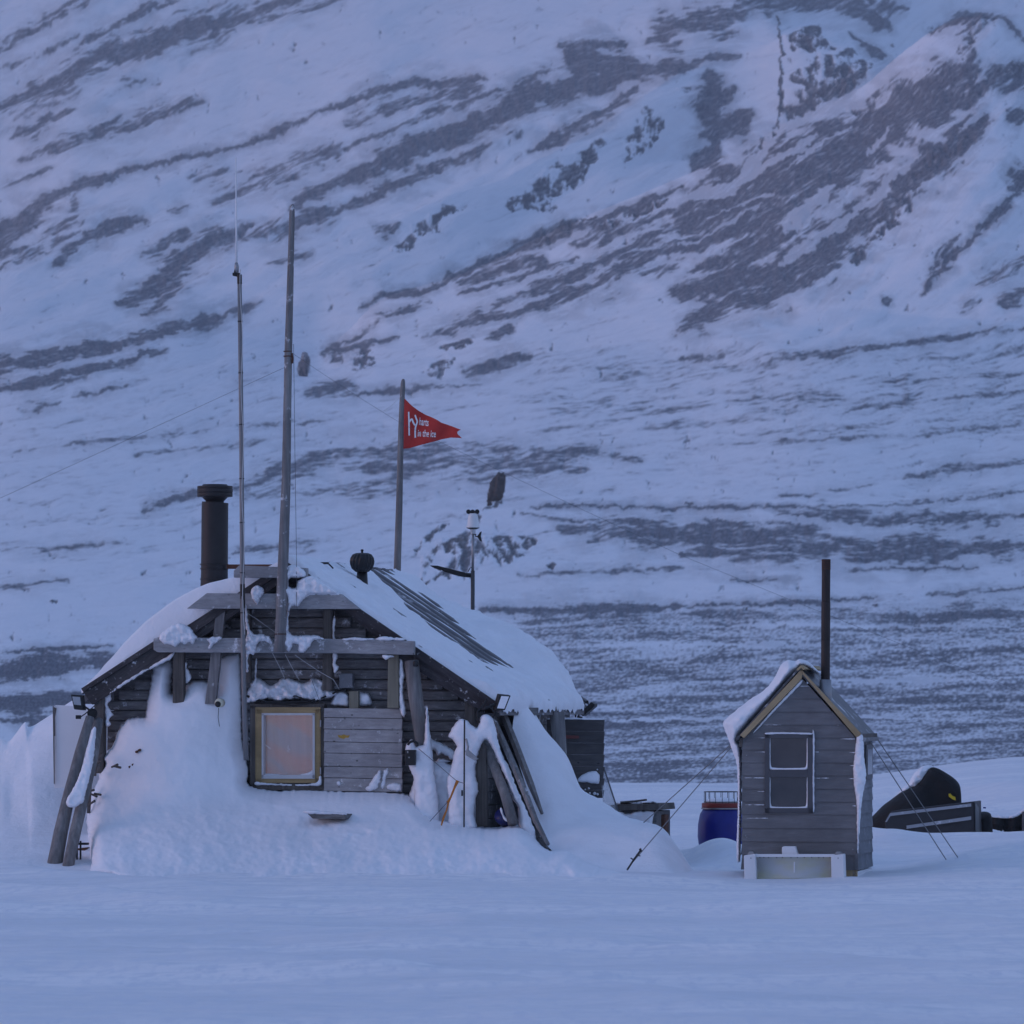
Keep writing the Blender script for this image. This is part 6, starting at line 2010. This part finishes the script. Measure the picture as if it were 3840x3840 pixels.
mb.add([vs[49 * cs + k] for k in range(cs)], [tuple(range(cs - 1, -1, -1))])
build('cover', mb, M['cover'], sm, smooth=True)
mb = MB()
mb.tube([at(3488, 2882, 75.75), at(3530, 2905, 75.7), at(3562, 2944, 75.68), at(3590, 2985, 75.75)], 0.010, 6)
mb.tube([at(3445, 2944, 75.66), at(3500, 2954, 75.62), at(3550, 2962, 75.68)], 0.008, 6)
build('seam', mb, M['cover'], sm)
mb = MB()
M['logo'] = mat_plain('yellow_print', (0.62, 0.46, 0.02), 0.6)
mb.prism([at(3558, 2978, 75.64), at(3564, 2976, 75.64), at(3572, 2985, 75.64), at(3582, 2988, 75.64), at(3584, 3001, 75.64), at(3574, 2998, 75.64), at(3560, 2988, 75.64)], Vector((0, 0.08, 0)))
build('patch', mb, M['logo'], sm)
mb = MB()
puff(mb, [(3345, 2998), (3380, 2960), (3405, 2940), (3424, 2905), (3446, 2882), (3472, 2870), (3496, 2875), (3476, 2912), (3456, 2942), (3430, 2962), (3386, 2978)], lambda x, y, o: at(x, y, 76.15 - o), th(0.22), res=5, rnd=14, jit=1)
build('snow_cap', mb, M['snow'], sm, smooth=True)
sd_ = empty('cargo_sledge', at(3490, 3115, 74), 'dark wooden cargo sledge box with two pale strips in front of the covered snowmobile', 'sledge')
M['sledge'] = mat_plain('dark_stained_ply', (0.045, 0.042, 0.045), 0.6, var=0.3)
mb = MB()
Yg_ = 73.5
mb.prism([at(3318, 3090, Yg_), at(3325, 3066, Yg_), at(3342, 3042, Yg_), at(3654, 3005, Yg_ + 0.05), at(3657, 3130, Yg_ + 0.05), at(3330, 3130, Yg_)], Vector((0.16, 0.75, 0)))
build('box', mb, M['sledge'], sd_, bevel=0.01)
M['strip'] = mat_plain('pale_alloy', (0.36, 0.37, 0.40), 0.5, 0.3, frost=0.15)
for q_ in (((3339, 3049), (3642, 3013), (3642, 3024), (3339, 3060), (3326, 3082), (3320, 3082)), ((3400, 3096), (3642, 3061), (3642, 3074), (3400, 3108))):
    mb = MB()
    mb.prism([at(x, y, Yg_ - 0.02) for x, y in q_], Vector((0, 0.03, 0)))
    build('strip', mb, M['strip'], sd_)
mb = MB()
mb.prism([at(3655, 3010, Yg_ + .02), at(3672, 3034, Yg_ + .7), at(3674, 3120, Yg_ + .7), at(3658, 3124, Yg_ + .02)], Vector((0.012, 0, 0)))
build('tailboard', mb, mat_plain('grey_tailboard', (0.10, 0.105, 0.11), 0.5), sd_)
mb = MB()
rr = 0.13
mb.lathe(at(3686, 3072, 74.4), [(0.05, -0.30), (rr * 0.98, -0.28), (rr, 0.0), (rr * 0.9, 0.06), (0.04, 0.07)], 20, axis=(-0.1, -0.5, 1))
o = build('rolled_mat', mb, M['cover'], None, smooth=True, label='upright black roll standing behind the tail of the cargo sledge', cat='roll')
mb = MB()
mb.box(at(3692, 3029, 74.2), Vector((0.018, 0, 0)), Vector((0, 0.02, 0)), Vector((0.0, 0, 0.010)))
build('blue_tie', mb, M['blue'], o)
tp = empty('black_tarp', at(3790, 3140, 75), 'sagging black tarpaulin with a ragged lower edge at the right margin', 'tarpaulin')
mb = MB()
n = 60
vs = []
rs = np.random.RandomState(3)
for i in range(n):
    f_ = i / (n - 1)
    x = 3695 + 240 * f_
    yt = 3064 + 10 * math.sin(f_ * 3) - 34 * max(0, (x - 3790) / 80) ** 1.5 * (1 if x < 3860 else 0.6)
    yb = 3108 + (16 * rs.rand() + 14 * abs(math.sin(f_ * 23))) * (0.2 + smooth(3740, 3780, x))
    Y0 = 75.0 + 0.04 * math.sin(f_ * 25)
    vs += [at(x, yt, Y0 + 0.5), at(x, yt, Y0), at(x, (yt + yb) / 2, Y0 - 0.04), at(x, yb, Y0)]
mb.add(vs, [(i * 4 + k, (i + 1) * 4 + k, (i + 1) * 4 + k + 1, i * 4 + k + 1) for i in range(n - 1) for k in range(3)])
o = build('sheet', mb, M['cover'], tp, recalc=False)
sd2 = o.modifiers.new('cloth', 'SOLIDIFY')
sd2.thickness = 0.012
mb = MB()
puff(mb, [(3695, 3064), (3730, 3054), (3780, 3058), (3820, 3046), (3850, 3030), (3930, 3028), (3930, 3050), (3850, 3050), (3820, 3066), (3770, 3074), (3720, 3072)], lambda x, y, o: at(x, y, 75.3 - o), th(0.35), res=6, rnd=8, jit=1.5)
build('snow_cap', mb, M['snow'], tp, smooth=True)
mb = MB()
mb.tube([at(3838, 3044, 74.9), at(3838, 3145, 74.9)], 0.02, 8)
build('stake', mb, M['wire'], tp)

# ------------------------------------------------------------------ rocks on the slope behind
def rock(px, py, hpx, wpx, label, lean=0.0, seed=0, n=4):
    r_ = ground_r(px, py)
    bm = bmesh.new()
    bmesh.ops.create_icosphere(bm, subdivisions=n, radius=1.0)
    hh, ww = hpx / F * r_, wpx / F * r_
    m_ = MB()
    P_ = np.array([tuple(v.co) for v in bm.verts])
    nz = fbm(P_[:, 0] * 1.7 + P_[:, 2] * 0.7, P_[:, 1] * 1.7 + P_[:, 2] * 2.3, 4, seed)
    nz2 = perlin(P_[:, 0] * 4.1 + 3, P_[:, 2] * 5.3 + P_[:, 1] * 3, seed + 2)
    P_ *= (1 + 0.5 * nz + 0.22 * np.abs(nz2))[:, None]
    base_ = at(px, py, r_)
    vs = [base_ + Vector((x * ww / 2 + lean * ww * z, y * ww / 2, (z + 0.62) * hh / 1.62)) for x, y, z in P_]
    fs = [[v.index for v in f.verts] for f in bm.faces]
    bm.free()
    m_.add(vs, fs)
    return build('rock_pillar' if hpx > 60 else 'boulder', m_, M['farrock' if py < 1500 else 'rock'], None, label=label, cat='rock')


rock(1862, 1880, 98, 56, 'dark brown rock pillar standing alone on the snow slope above the weather station', 0.2, 401)
rock(1836, 1898, 18, 18, 'small dark boulder at the left foot of the rock pillar', 0, 402, 3)
rock(1838, 1880, 20, 22, 'dark stone touching the left side of the rock pillar', 0.3, 403, 3)
rock(1140, 1405, 76, 40, 'far rock pinnacle on the mountain just right of the tall driftwood pole', 0.1, 404)
